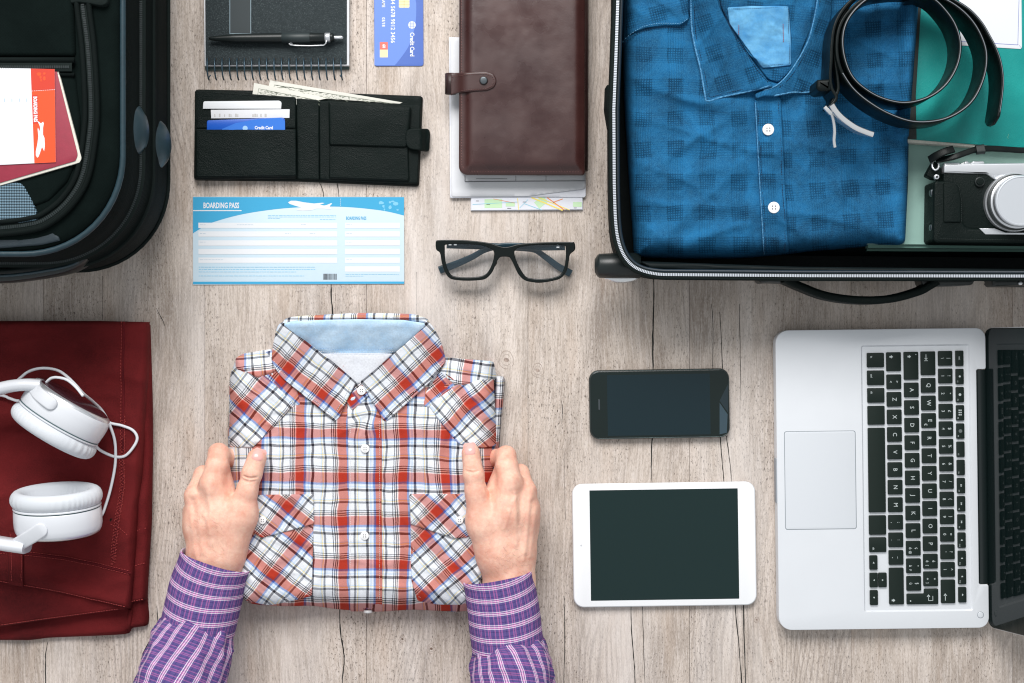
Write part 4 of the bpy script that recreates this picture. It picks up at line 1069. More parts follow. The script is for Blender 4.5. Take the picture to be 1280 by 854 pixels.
v_, f_ = sweep_vf([P(460, 763.6, .018) + Vector((0, .001, 0)), P(460, 764.4, .018) + Vector((0, -.0012, 0))], circle_prof(.0047, 20)); MB().add(v_, f_).link('button', M['button'], sh, True)

# ================================================================ PERSON: two hands in purple checked sleeves
man = thing('person', 'forearms and hands in purple checked shirt sleeves holding the plaid shirt', 'person', P(450, 860, 0))
def build_hand(name, caps, cuts, k, par, res=.0010, flats=()):
    cs = []
    for (a, b, kk) in caps:
        pa, pb = P(a[0], a[1], a[2] / 1000), P(b[0], b[1], b[2] / 1000); cs.append((pa, pb, a[3] / 1000, b[3] / 1000, kk))
    allp = np.array([list(c[0]) for c in cs] + [list(c[1]) for c in cs]); lo = allp.min(0) - .03; hi = allp.max(0) + .03
    def F(X, Y, Z):
        d = None
        for pa, pb, ra, rb, kk in cs:
            q = sd_cone(X, Y, Z, pa, pb, ra, rb); d = q if d is None else smin(d, q, kk / 1000)
        for (pts, r, kk) in cuts:
            for i in range(len(pts) - 1):
                a, b = P(pts[i][0], pts[i][1], pts[i][2] / 1000), P(pts[i + 1][0], pts[i + 1][1], pts[i + 1][2] / 1000)
                d = smax(d, -sd_cone(X, Y, Z, a, b, r / 1000, r / 1000), kk / 1000)
        return d
    V, Fc = surface_nets(F, lo, hi, res)
    me = raw(V, Fc)
    bm = bmesh.new(); bm.from_mesh(me)
    for _ in range(1): bmesh.ops.smooth_vert(bm, verts=bm.verts, factor=.5, use_axis_x=True, use_axis_y=True, use_axis_z=True)
    bmesh.ops.recalc_face_normals(bm, faces=bm.faces); bm.normal_update()
    for v in bm.verts:
        if v.normal.z < .1: continue
        kz = K(v.co.z); px, py = v.co.x / kz + 640, 427 - v.co.y / kz; h = 0
        for (x0, y0, x1, y1, amp, w) in flats:      # tendons, veins, knuckles
            dx, dy = x1 - x0, y1 - y0; L2 = dx * dx + dy * dy + 1e-6; t = ((px - x0) * dx + (py - y0) * dy) / L2; tc = max(0, min(1, t))
            wob = 2.5 * nz(px, py, 26, 3); d = math.hypot(px - x0 - tc * dx + wob * (amp < .6), py - y0 - tc * dy); h += amp * math.exp(-(d / w) ** 2)
        v.co += v.normal * (1.5 * h + .3 * nz(px, py, 14, 2)) * .001
    bm.to_mesh(me); bm.free()
    return link(name, me, M['skin'], par), cs, F
# left hand (px, py, z mm, r mm)
LH = [((258, 712, 38, 19), (252, 655, 42, 17), 14), ((276, 712, 38, 19), (274, 650, 47, 17), 14), ((268, 770, 36, 21), (266, 700, 37, 21), 18),
      ((274, 650, 47, 17), (265, 606, 51, 13.2), 14), ((252, 655, 40, 16), (246, 622, 40, 12.5), 12), ((250, 660, 30, 15), (244, 640, 28, 11), 12),
      ((287, 692, 42, 17.5), (303, 642, 51, 16), 14), ((302, 646, 51, 15.5), (309, 612, 56, 10.8), 8), ((309, 614, 56, 10.4), (315, 592, 57, 9.9), 5), ((315, 592, 57, 10.2), (321, 573, 55, 10.3), 5),
      ((265, 606, 51, 12.2), (271, 582, 48, 11.2), 6), ((271, 582, 48, 11.2), (273.5, 567, 40, 10.2), 5), ((273, 567, 40, 10.4), (287, 572, 24, 8.2), 5), ((270, 600, 36, 12), (285, 610, 24, 10), 6), ((277, 588, 40, 9), (283, 614, 42, 10), 6), ((287, 572, 24, 8.2), (300, 580, 16, 7), 4),
      ((246, 620, 40, 12.5), (254, 594, 30, 9.6), 5), ((254, 594, 30, 9.6), (276, 596, 16, 8.5), 4), ((276, 596, 16, 8.5), (296, 602, 12, 7), 4),
      ((243, 640, 28, 11), (251, 616, 18, 9), 5), ((251, 616, 18, 9), (274, 620, 10, 8), 4), ((274, 620, 10, 8), (294, 622, 9, 6.6), 4),
      ((247, 662, 20, 11), (253, 640, 12, 8.4), 5), ((253, 640, 12, 8.4), (272, 644, 8.6, 7.2), 4), ((272, 644, 8.6, 7.2), (290, 644, 8, 6), 4)]
LC = [([(303, 600, 65.5), (311, 603, 67.9), (321, 602, 65.5)], 1.3, 1.0), ([(305, 595.5, 65.5), (312, 598, 67.9), (322, 597, 65.5)], 1.1, .8),
      ([(288, 618, 55), (293, 612, 60), (295, 604, 62)], 1.5, 2.5)]
hl, csl, FL = build_hand('hand', LH, LC, 0, man, flats=[(262, 604, 262, 612, 1.2, 6), (240, 612, 243, 618, 1.2, 5), (262, 618, 264, 680, .7, 4), (247, 630, 254, 690, .7, 4), (238, 640, 246, 700, .5, 3), (256, 640, 262, 668, .35, 2), (282, 612, 276, 640, .3, 3), (240, 625, 250, 650, -.6, 4), (254, 615, 258, 640, -.5, 4)])
RH = [((630, 742, 38, 20), (626, 690, 40, 19), 16), ((644, 742, 36, 20), (648, 690, 38, 17), 16), ((636, 790, 36, 21), (636, 730, 37, 21), 18),
      ((626, 690, 44, 18), (632, 640, 49, 17), 14), ((648, 690, 38, 16), (654, 640, 42, 15), 14), ((632, 640, 50, 16), (638, 603, 52, 12.6), 12), ((654, 645, 40, 14), (656, 616, 41, 12), 12), ((656, 660, 30, 14), (660, 636, 28, 11), 12),
      ((616, 694, 43, 17), (601, 652, 51, 15), 14), ((602, 656, 51, 15), (595, 614, 56, 11.2), 8), ((595, 616, 56, 10.7), (592, 594, 57, 10.2), 5), ((592, 594, 57, 10.6), (588.5, 566, 55, 9.6), 5),
      ((636, 603, 52, 12.4), (634, 584, 49, 11.2), 6), ((634, 584, 49, 11.2), (632.5, 570, 40, 10.2), 5), ((634, 600, 36, 12), (620, 608, 24, 10), 6), ((628, 588, 40, 9), (619, 610, 42, 9.5), 6), ((633, 570, 40, 9.8), (620, 572, 25, 8.4), 5), ((620, 572, 25, 8.4), (606, 580, 16, 7), 4),
      ((656, 614, 41, 12), (650, 592, 30, 9.6), 5), ((650, 592, 30, 9.6), (630, 594, 16, 8.6), 4), ((630, 594, 16, 8.6), (610, 602, 12, 7), 4),
      ((660, 636, 28, 11), (654, 613, 18, 9), 5), ((654, 613, 18, 9), (632, 618, 10, 8), 4), ((632, 618, 10, 8), (612, 622, 9, 6.6), 4),
      ((658, 660, 20, 11), (654, 638, 12, 8.4), 5), ((654, 638, 12, 8.4), (634, 642, 8.6, 7.2), 4), ((634, 642, 8.6, 7.2), (616, 644, 8, 6), 4)]
RC = [([(582, 589, 65.5), (592, 591, 68.2), (603, 587, 65.5)], 1.3, 1.0), ([(582, 584.5, 65.5), (591, 586.5, 68.2), (602, 582.5, 65.5)], 1.1, .8),
      ([(612, 622, 56), (609.5, 613, 60), (607, 604, 62)], 1.5, 2.5)]
hr, csr, FR = build_hand('hand', RH, RC, 0, man, flats=[(640, 600, 641, 608, 1.3, 6), (664, 612, 663, 620, 1.2, 5), (643, 616, 645, 680, .9, 3.5), (661, 625, 656, 690, .9, 3.5), (669, 635, 662, 695, .6, 3), (636, 640, 644, 622, .45, 2.2), (636, 640, 632, 660, .4, 2.2), (652, 615, 651, 650, -.7, 4), (650, 660, 654, 700, .5, 2.5)])
def project(F, x, y):      # highest skin point under (x,y) world
    zs = np.arange(.085, .0, -.0004); d = F(np.full(zs.shape, x), np.full(zs.shape, y), zs); i = np.argmax(d < 0); return zs[i] if d[i] < 0 else None
def nail(F, cx, cy, ang, L, Wd, par):
    v = []; f = []; nu, nv = 9, 9
    for i in range(nu):
        for j in range(nv):
            a, b = (i / (nu - 1) - .5) * 2, (j / (nv - 1) - .5) * 2
            sc = math.sqrt(max(0, 1 - abs(a) ** 3 * .55)); u, w = a * L / 2, b * Wd / 2 * sc
            px = cx + math.sin(ang) * u + math.cos(ang) * w; py = cy - math.cos(ang) * u + math.sin(ang) * w
            q = P(px, py, .064); z = project(F, q.x, q.y) or .055
            v.append((q.x, q.y, z + .0007 - .0010 * (abs(b) ** 5) - .0009 * (a < -.9)))
    for i in range(nu - 1):
        for j in range(nv - 1): f.append((i * nv + j, i * nv + j + 1, (i + 1) * nv + j + 1, (i + 1) * nv + j))
    return MB().add(v, f).link('nail', M['nail'], par, True)
nail(FL, 322.6, 569.0, .30, 15, 17, hl); nail(FR, 587.0, 562, -.12, 15.5, 17, hr)
def hairs(F, regions, par, n, seed):
    rr = random.Random(seed); mb = MB()
    for _ in range(n):
        x0, y0, x1, y1, dx, dy = rr.choice(regions); px, py = rr.uniform(x0, x1), rr.uniform(y0, y1)
        q = P(px, py, .06); z = project(F, q.x, q.y)
        if z is None or z < .03: continue
        a = math.atan2(dy, dx) + rr.uniform(-.5, .5); Lh = rr.uniform(5, 10) * S; d = Vector((math.cos(a), -math.sin(a), 0)) * Lh; cv = Vector((d.y, -d.x, 0)) * rr.uniform(-.3, .3)
        pts = []
        for t_ in (0, .33, .66, 1):
            w = q + d * t_ + cv * t_ * (1 - t_) * 2; zz = project(F, w.x, w.y)
            if zz is None: break
            pts.append(Vector((w.x, w.y, zz + .0002 + .0010 * math.sin(t_ * 2.6))))
        if len(pts) == 4:
            v, f = sweep_vf(pts, circle_prof(.00006, 3), scale=[1, .9, .7, .3]); mb.add(v, f)
    mb.link('arm_hair', M['hair'], par, True, 'stuff')
hairs(FL, [(238, 655, 292, 698, -.5, -.6), (240, 640, 275, 665, -.6, -.5)], hl, 70, 5)
hairs(FR, [(604, 655, 662, 715, .6, -.6), (612, 680, 662, 716, .5, .3), (640, 630, 668, 680, .5, -.8)], hr, 110, 6)

def sleeve(name, path, mat, par, uvf, nseg=56, wrinkle=None, closed_end=False, superp=2.3, inner=True):
    """path: (px,py,zc mm, half width px, half height mm)"""
    p = [np.array(a, float) for a in path]; c = cat(p, False, 10); n = len(c); v = []; uvs = []; f = []
    W3 = [P(a[0], a[1], a[2] / 1000) for a in c]; arc = 0
    for i in range(n):
        T = (W3[min(i + 1, n - 1)] - W3[max(i - 1, 0)]).normalized(); side = Vector((T.y, -T.x, 0)).normalized(); up = side.cross(T).normalized()
        if up.z < 0: up = -up
        if i: arc += (W3[i] - W3[i - 1]).length
        hw, hh = c[i][3] * K(c[i][2] / 1000), c[i][4] / 1000
        for j in range(nseg + 1):
            a = 2 * PI * j / nseg; ca, sa = math.cos(a), math.sin(a)
            e = 2 / superp; x = hw * math.copysign(abs(ca) ** e, ca); y = hh * math.copysign(abs(sa) ** e, sa)
            r = 1.0; w = 0
            if wrinkle: w = wrinkle(arc, a)
            q = W3[i] + side * x * (1 + w / hw) + up * y * (1 + w / hh)
            q.z = max(q.z, .0015)
            v.append(q); uvs.append(uvf(arc, a, hw, (q - W3[i]).dot(side), i / (n - 1)))
    m = nseg + 1
    for i in range(n - 1):
        for j in range(nseg): f.append((i * m + j, i * m + j + 1, (i + 1) * m + j + 1, (i + 1) * m + j))
    k = len(v)
    if inner:      # turned-in mouth with thickness
        for dz, sc in ((0, .965), (1, .95)):
            for j in range(m):
                b = v[j]; q = W3[0] + (b - W3[0]) * sc + (W3[3 * dz] - W3[0]); v.append(q); uvs.append(uvs[j])
        for j in range(nseg):
            f.append((k + j, k + j + 1, j + 1, j)); f.append((k + m + j, k + m + j + 1, k + j + 1, k + j))
    if closed_end:
        cc_ = len(v); v.append(W3[-1]); uvs.append((0, 0))
        for j in range(nseg): f.append(((n - 1) * m + j, (n - 1) * m + j + 1, cc_))
    me = raw(v, f, uvs)
    return link(name, me, mat, par)
SPX = 17.0 * S
def uv_cuff(skew):
    def g(arc, a, hw, s, t): return ((arc + skew * s * s / .08 + skew * .0 * s) / SPX + .1, (a * .040) / (13.0 * S))
    return g
def uv_slv(off, tw=0):
    def g(arc, a, hw, s, t): return ((a * .046 + tw * arc) / SPX + off, (arc + .12 * s) / (11.5 * S))
    return g
def wrk(sd, amp):
    def g(arc, a):
        x, y = a * 40, arc * 1000
        return amp * (.0026 * nz(x, y, 26, sd) + .0034 * crease(x, y, 20, sd + 1, 1.1, 3, 3) + .0010 * nz(x, y, 9, sd + 2))
    return g
def wrk2(sd, amp, L):     # stronger gathers close to the cuff
    g0 = wrk(sd, amp)
    def g(arc, a): return g0(arc, a) + .0030 * math.exp(-arc / L) * (math.sin(a * 9 + 2 * math.sin(a * 2)) - .3) - .0065 * math.exp(-(arc / .006) ** 2)
    return g
sl = sleeve('cuff', [(270, 700, 40, 44, 33), (259, 735, 40, 46, 35), (247, 786, 43, 46, 37)], M['purple'], man, uv_cuff(.35), wrinkle=lambda arc, a: .0008 * nz(a * 40, arc * 1000, 22, 3) + .0009 * math.exp(-((arc - .002) / .003) ** 2), superp=2.4)
sr = sleeve('cuff', [(622, 720, 40, 43, 33), (629, 760, 40, 45, 35), (635, 812, 43, 45, 37)], M['purple'], man, uv_cuff(.35), wrinkle=lambda arc, a: .0008 * nz(a * 40, arc * 1000, 22, 7) + .0009 * math.exp(-((arc - .002) / .003) ** 2), superp=2.4)
sleeve('sleeve', [(250, 772, 42, 43, 35), (245, 790, 45, 47, 38), (236, 820, 52, 52, 43), (226, 856, 62, 54, 47), (205, 930, 82, 56, 50), (185, 1010, 108, 58, 52), (176, 1080, 140, 60, 54)], M['purple'], man, uv_slv(.2, .25), wrinkle=wrk2(71, 1.0, .02), closed_end=True, inner=False)
sleeve('sleeve', [(634, 798, 42, 42, 35), (637, 816, 45, 46, 38), (640, 840, 52, 50, 43), (642, 876, 62, 52, 47), (648, 940, 82, 55, 50), (652, 1010, 108, 58, 52), (655, 1080, 140, 60, 54)], M['purple'], man, uv_slv(.6, -.2), wrinkle=wrk2(75, 1.0, .02), closed_end=True, inner=False)
def seamring(path0, path1, zoff): pass

# ================================================================ RED TROUSERS
tr_ = thing('red_trousers', 'folded dark red trousers lying under the white headphones', 'trousers', P(60, 600, 0))
def tw(sd, a=1.0): return lambda x, y: a * (.0034 * nz(x, y, 70, sd) + .0016 * nz(x, y, 30, sd + 1) + .0024 * crease(x, y, 56, sd + 2, .12, 4, 3) + .0016 * crease(x, y, 34, sd + 6, -.5, 3, 4) + .00025 * nz(x, y, 5, sd + 3))
Lf = -330
slab('under_leg', fillet([(Lf, 404), (184, 405), (186, 520), (184, 640), (182, 752), (184, 772), (183, 784), (161, 787), (160, 794), (144, 795.5), (60, 799), (36, 802), (0, 802), (Lf, 806)], 3), M['red_denim'], tr_, .010, 7, .01, base=.0008, top=tw(81), step=6, skirt=.0006)
slab('inner_leg', fillet([(Lf, 402), (184, 403), (187, 500), (187.5, 560), (186, 655), (180, 752), (165, 755.5), (150, 756), (Lf, 770)], 3), M['red_denim'], tr_, .010, 6, .02, base=.0098, top=tw(84), step=6, skirt=.004)
slab('middle_layer', fillet([(Lf, 640), (130, 640), (158, 700), (158.7, 763), (120, 768), (60, 776), (0, 785), (Lf, 800)], 3), M['red_denim'], tr_, .006, 5, .026, base=.0180, top=tw(87, .8), step=5, skirt=.006)
def tz(x, y): return .0235
topo = fillet([(Lf, 401), (120, 401), (184, 402.5)], 3) + cat([(183, 410), (181, 470), (178, 520), (174, 590), (169, 640), (165, 700), (163, 730), (159.6, 763)], False, 4) + cat([(159.6, 763), (120, 753), (72, 743), (30, 734.5), (0, 730), (-60, 722), (Lf, 700)], False, 4)[1:]
slab('front_panel', topo, M['red_denim'], tr_, .0105, 6, .034, base=.0225, top=tw(91, 1.1), step=4.5, skirt=.007)
zt_ = .0335
def tzf(x, y): return .033 + tw(91, 1.1)(x, y) + .0001
def ridge(name, pts, w, h):
    p = [P(x, y, .034) for x, y in cat(pts, False, 6)]
    for q, (x, y) in zip(p, cat(pts, False, 6)): q.z = tzf(x, y)
    return sweep(name, p, fillet([(-w * S / 2, -.0006), (w * S / 2, -.0006), (w * S / 2, h), (-w * S / 2, h)], .0004, 2), M['red_seam'] if w < 3 else M['red_denim'], tr_)
side = [(155, 402), (154, 460), (154, 520), (153, 606), (146, 660), (141, 700)]
ridge('side_seam', side, 2.2, .0008)
for dx in (-3.0, 2.2): stitches('seam_stitching', [(a + dx, b) for a, b in side if b > 510 or dx < 0], lambda x, y: tzf(x, y) + .0004, M['thread_red'], tr_, 2.4, 1.6, .7, .0004, .034)
z_zig = []
for i in range(46):
    y = 525 + i * 4; x = np.interp(y, [520, 606, 660, 712], [154, 153, 146, 140]); z_zig += [(x - 3, y), (x + 4, y + 2)]
stitches('chain_stitching', z_zig, lambda x, y: tzf(x, y) + .0007, M['thread_red'], tr_, 3.2, 1.0, .5, .0003, .034)
wbs = [(-60, 684), (0, 690), (30, 692), (80, 698), (120, 706), (163, 717)]
ridge('waistband_seam', wbs, 2.0, .0007)
for dy in (-2.5, 2.0): stitches('seam_stitching', [(a, b + dy) for a, b in wbs], lambda x, y: tzf(x, y) + .0004, M['thread_red'], tr_, 2.0, 1.4, .6, .0004, .034)
stitches('waist_edge_stitching', [(-60, 719), (0, 727), (72, 740), (157, 759)], lambda x, y: tzf(x, y) - .0006, M['thread_red'], tr_, 2.0, 1.2, .8, .0004, .034)
stitches('hem_stitching', [(-60, 790), (0, 781.5), (60, 773), (120, 765), (150, 761)], .0243, M['thread_red'], tr_, 2.0, 1.3, .8, .0004, .024)
stitches('hem_stitching', [(164, 752), (180, 749)], .0200, M['thread_red'], tr_, 2.0, 1.3, .8, .0004, .02)
stitches('seam_stitching', [(166, 668), (174, 662), (184, 660)], .0202, M['thread_red'], tr_, 2.0, 1.3, .7, .0004, .02)
stitches('seam_stitching', [(166, 708), (184, 703)], .0202, M['thread_red'], tr_, 2.0, 1.3, .7, .0004, .02)
stitches('pocket_stitching', [(139, 655), (150, 660), (163, 671)], lambda x, y: tzf(x, y) + .0003, M['thread_red'], tr_, 2.0, 1.3, .6, .0004, .034)
bl = slab('belt_loop', fillet([(10, 664), (29, 668), (29.5, 734), (10.5, 731)], 1.2), M['red_denim'], tr_, .003, 1.4, .038, base=lambda x, y: tzf(x, y) - .0002, step=2.5, edge=.001, skirt=.002)
for x_ in (13.5, 26): stitches('seam_stitching', [(x_, 668), (x_ + .4, 730)], lambda x, y: tzf(x, y) + .0028, M['thread_red'], tr_, 2.0, 1.3, .6, .0004, .038)
prism('rivet', circ(139.4, 650.7, 3.0, 16), .033, .0356, plain('rivet_bronze', (.03, .02, .018, 1), .3, .8), tr_, .0008)
tube('leg_fold', [Vector(P(x, y, z)) for x, y, z in [(163, 762, .012), (162, 778, .010), (161.5, 788, .007)]], .0024, M['red_denim'], tr_, n=8)
# ================================================================ LAPTOP
lp = thing('laptop', 'open silver laptop with black keys and dark glossy screen', 'laptop', P(1105, 600, 0))
ZL = .0175
def lq(i, j): return (1083.8 + i + .0125 * j, 441 + j - .0125 * i)
def lr(i0, j0, i1, j1): return [lq(i0, j0), lq(i1, j0), lq(i1, j1), lq(i0, j1)]
body = fillet([lq(-114.4, -29.4), lq(148.3, -29.4), lq(148.3, 22.3), lq(136.4, 22.3), lq(136.4, 291.5), lq(148.3, 291.5), lq(148.3, 345.6), lq(-114.4, 345.6)], [17, 13, 2.5, 2.5, 2.5, 2.5, 13, 17], 9)
WI, WJ0, WJ1, WI1 = -7.6, -9.2, 324.4, 128.8
def ring_slab(name, outer, hole, z0, z1, mat, par, bev):
    """flat top with a rectangular well cut into it, rounded outer edge"""
    k = K(z1); o = np.array(outer); h = np.array(hole)
    tow = lambda p: np.stack([(p[:, 0] - 640) * k, (427 - p[:, 1]) * k], 1)
    O, Hh = tow(o), tow(h); n, m = len(O), len(Hh); loops = [(inset(O, .0012), z0), (O, z0 + .0015)]
    for i in range(4):
        a = PI / 2 * i / 3; loops.append((inset(O, bev * (1 - math.cos(a))), z1 - bev + bev * math.sin(a)))
    v = []; f = []
    for L, z in loops: v += [(x, y, z) for x, y in L]
    for i in range(len(loops) - 1):
        for j in range(n): f.append((i * n + j, i * n + (j + 1) % n, (i + 1) * n + (j + 1) % n, (i + 1) * n + j))
    f.append(tuple(range(n))[::-1])
    top0 = (len(loops) - 1) * n; hb = len(v)
    dz = .0017; b2 = .0016
    v += [(x, y, z1) for x, y in Hh]; v += [(x, y, z1 - dz * .4) for x, y in inset(Hh, b2 * .4)]; v += [(x, y, z1 - dz) for x, y in inset(Hh, b2)]
    pts = [Vector(v[top0 + i][:2]) for i in range(n)] + [Vector(v[hb + i][:2]) for i in range(m)]
    es = [(i, (i + 1) % n) for i in range(n)] + [(n + i, n + (i + 1) % m) for i in range(m)]
    vs, _, fs, ov, _, _ = delaunay_2d_cdt(pts, es, [], 1, 1e-7)
    mp_ = {}
    for i, o_ in enumerate(ov):
        if o_: mp_[i] = top0 + o_[0] if o_[0] < n else hb + o_[0] - n
    for q in fs:
        c = sum((vs[i] for i in q), Vector((0, 0))) / 3
        if inside([(c.x, c.y)], Hh)[0]: continue
        if all(i in mp_ for i in q): f.append(tuple(mp_[i] for i in q))
    for s_ in (0, 1):
        for j in range(m): f.append((hb + s_ * m + j, hb + s_ * m + (j + 1) % m, hb + (s_ + 1) * m + (j + 1) % m, hb + (s_ + 1) * m + j))
    f.append(tuple(range(hb + 2 * m, hb + 3 * m)))
    mb = MB().add(v, f); return sharp(mb.link(name, mat, par, True), 30)
ring_slab('body', body, fillet(lr(WI, WJ0, WI1, WJ1), 3.5, 4), .0012, ZL, M['aluminium'], lp, .0007)
prism('trackpad_groove', fillet(lr(-105, 97, -15.6, 220.2), 3, 4), ZL - .0002, ZL + .00006, plain('groove', (.22, .25, .28, 1), .6), lp, 0)
prism('trackpad', fillet(lr(-104.2, 97.8, -16.4, 219.4), 2.6, 4), ZL - .0001, ZL + .00024, M['trackpad'], lp, .0001)
prism('thumb_scoop', fillet(lr(-115.6, 131, -113.2, 187), .8, 3), .006, ZL - .0015, plain('scoop', (.35, .38, .42, 1), .5, .5), lp, .0004, zp=ZL)
prism('power_button', circ(*lq(137.8, 329.5), 3.6, 20), ZL - .0001, ZL + .0003, M['trackpad'], lp, .0002)
flat('power_ring', [circ(*lq(137.8, 329.5), 4.2, 20)], ZL + .00005, bpy.data.materials['groove'], lp)
ZK = ZL + .0007
def key(i0, j0, i1, j1, glyphs=(), outline=None):
    k = prism('key', fillet(outline or lr(i0, j0, i1, j1), 1.3, 3), ZL - .0016, ZK, M['key_black'], lp, .0005, zp=ZK, segs=2)
    for s, gi, gj, size in glyphs:
        text('glyph', s, *lq(gi, gj), size, ZK + .00012, M['key_print'], k, -PI / 2 + .0125, .95, .06)
    return k
ci = lambda a, b: (a + b) / 2
A0, A1 = 0, 21.3
for j0, j1, g in ((.25, 18.5, [('fn', 5, 5.5, 3.6)]), (22.3, 40.7, [('ctrl', 5, 29, 3.4)]), (44.3, 62.7, [('alt', 5, 50, 3.4), ('⌥', 16.5, 49, 4)]), (66.5, 90.2, []), (94, 199.8, []), (203.5, 227.8, []), (231, 249.5, [('alt', 5, 245, 3.4), ('⌥', 16.5, 245, 4)])):
    key(A0, j0, A1, j1, [q for q in g if q[0] != '⌥'])
for i0, i1, j0, j1, s in ((0, 10, 253.5, 271.5, '<'), (0, 10.2, 275.3, 293.5, 'v'), (10.9, 21.3, 275.3, 293.5, '^'), (0, 10, 297, 315.7, '>')):
    k = key(i0, j0, i1, j1); a, b = ci(i0, i1), ci(j0, j1)
    tri = {'<': [(1.2, 1), (-1.2, 1), (0, -1.2)], '>': [(1.2, -1), (-1.2, -1), (0, 1.2)], 'v': [(1, 1.1), (1, -1.1), (-1.1, 0)], '^': [(-1, 1.1), (-1, -1.1), (1.1, 0)]}[s]
    flat('arrow_print', [[lq(a + x, b + y) for x, y in tri]], ZK + .00012, M['key_print'], k)
def shiftglyph(k, a, b, s=1.0):
    flat('shift_print', [[lq(a + x * s, b + y * s) for x, y in ((2.4, 0), (0, -2.2), (0, -1), (-2, -1), (-2, 1), (0, 1), (0, 2.2))]], ZK + .00012, M['key_print'], k)
B0, B1 = 24.2, 42.5; G = 7.2
k = key(B0, -.25, B1, 23.5); shiftglyph(k, 30, 5.5)
row = [[('>', 37, 0, 5), ('<', 29, 0, 5)]] + [[(c, ci(B0, B1), 0, G)] for c in 'ZXCVBNM'] + [[(',', 29, 0, 5), (';', 37, 0, 5)], [('.', 29, 0, 5), (':', 37, 0, 5)], [('-', 29, 0, 5), ('_', 37, 0, 5)]]
for n_, g in enumerate(row):
    j0 = 27.5 + 22 * n_ - .022 * n_ * 1; key(B0, j0, B1, j0 + 18.4, [(s, a, j0 + 9.2, z) for s, a, _, z in g])
k = key(B0, 269.3, B1, 315.3); shiftglyph(k, 29, 310)
C0, C1 = 46, 64.2
k = key(C0, -.5, C1, 34.5); shiftglyph(k, 52.5, 5.5); flat('indicator_light', [circ(*lq(61, 3), .6, 8)], ZK + .00012, M['key_print'], k)
row = [[(c, ci(C0, C1), 0, G)] for c in 'ASDFGHJKL'] + [[('ò', 51, 0, 5.4), ('ç', 59, 0, 5.4), ('@', 51, 5, 4)], [('à', 51, 0, 5.4), ('°', 59, 0, 5.4), ('#', 51, 5, 4)], [('ù', 51, 0, 5.4), ('§', 59, 0, 5.4)]]
for n_, g in enumerate(row):
    j0 = 38 + 22 * n_; key(C0, j0, C1, j0 + 18.4, [(s, a, j0 + 9.2 + o, z) for s, a, o, z in g])
D0, D1 = 67.2, 85.4
k = key(D0, -.75, D1, 29); flat('tab_print', [lineq(lq(73.6, 3), lq(73.6, 9.5), .8), [lq(71.6, 7.6), lq(75.6, 7.6), lq(73.6, 10.4)], lineq(lq(71.4, 11), lq(75.8, 11), .7)], ZK + .00012, M['key_print'], k)
row = [[('Q', 76.3, 0, G)], [('W', 76.3, 0, G)], [('E', 77.4, 0, G), ('€', 72, 5, 5)]] + [[(c, 76.3, 0, G)] for c in 'RTYUIOP'] + [[('è', 72, 0, 5.4), ('é', 80, 0, 5.4), ('[', 72, 5, 4)], [('+', 72, 0, 5.4), ('*', 80, 0, 5.4), (']', 72, 5, 4)]]
for n_, g in enumerate(row):
    j0 = 32.5 + 22 * n_; key(D0, j0, D1, j0 + 18.5, [(s, a, j0 + 9.2 + o, z) for s, a, o, z in g])
k = key(0, 0, 0, 0, outline=[lq(C0, 302), lq(D0 + .6, 302), lq(D0 + .6, 296), lq(D1, 296), lq(D1, 315.4), lq(C0, 315.4)])
flat('enter_print', [lineq(lq(78.4, 305), lq(78.4, 311), .7), lineq(lq(78.4, 310.8), lq(73, 310.8), .7), lineq(lq(73, 311), lq(73, 305), .7), [lq(70.8, 306), lq(75.2, 306), lq(73, 303)]], ZK + .00012, M['key_print'], k)
flat('enter_mark', [circ(*lq(50.5, 311), .9, 8)], ZK + .00012, M['key_print'], k)
E0, E1 = 89, 106.7
row = [('\\', '|'), ('1', '!'), ('2', '"'), ('3', '£'), ('4', '$'), ('5', '%'), ('6', '&'), ('7', '/'), ('8', '('), ('9', ')'), ('0', '='), ("'", '?'), ('ì', '^')]
for n_, (a, b) in enumerate(row):
    j0 = -1 + 22 * n_; key(E0, j0, E1, j0 + 18.6, [(a, 94, j0 + 9.2, 5.4), (b, 102, j0 + 9.2, 5.4)])
k = key(E0, 285, E1, 314.5); flat('backspace_print', [lineq(lq(94, 304), lq(94, 311), .8), [lq(91.8, 305), lq(96.2, 305), lq(94, 302)]], ZK + .00012, M['key_print'], k)
F0, F1 = 110.7, 120.7
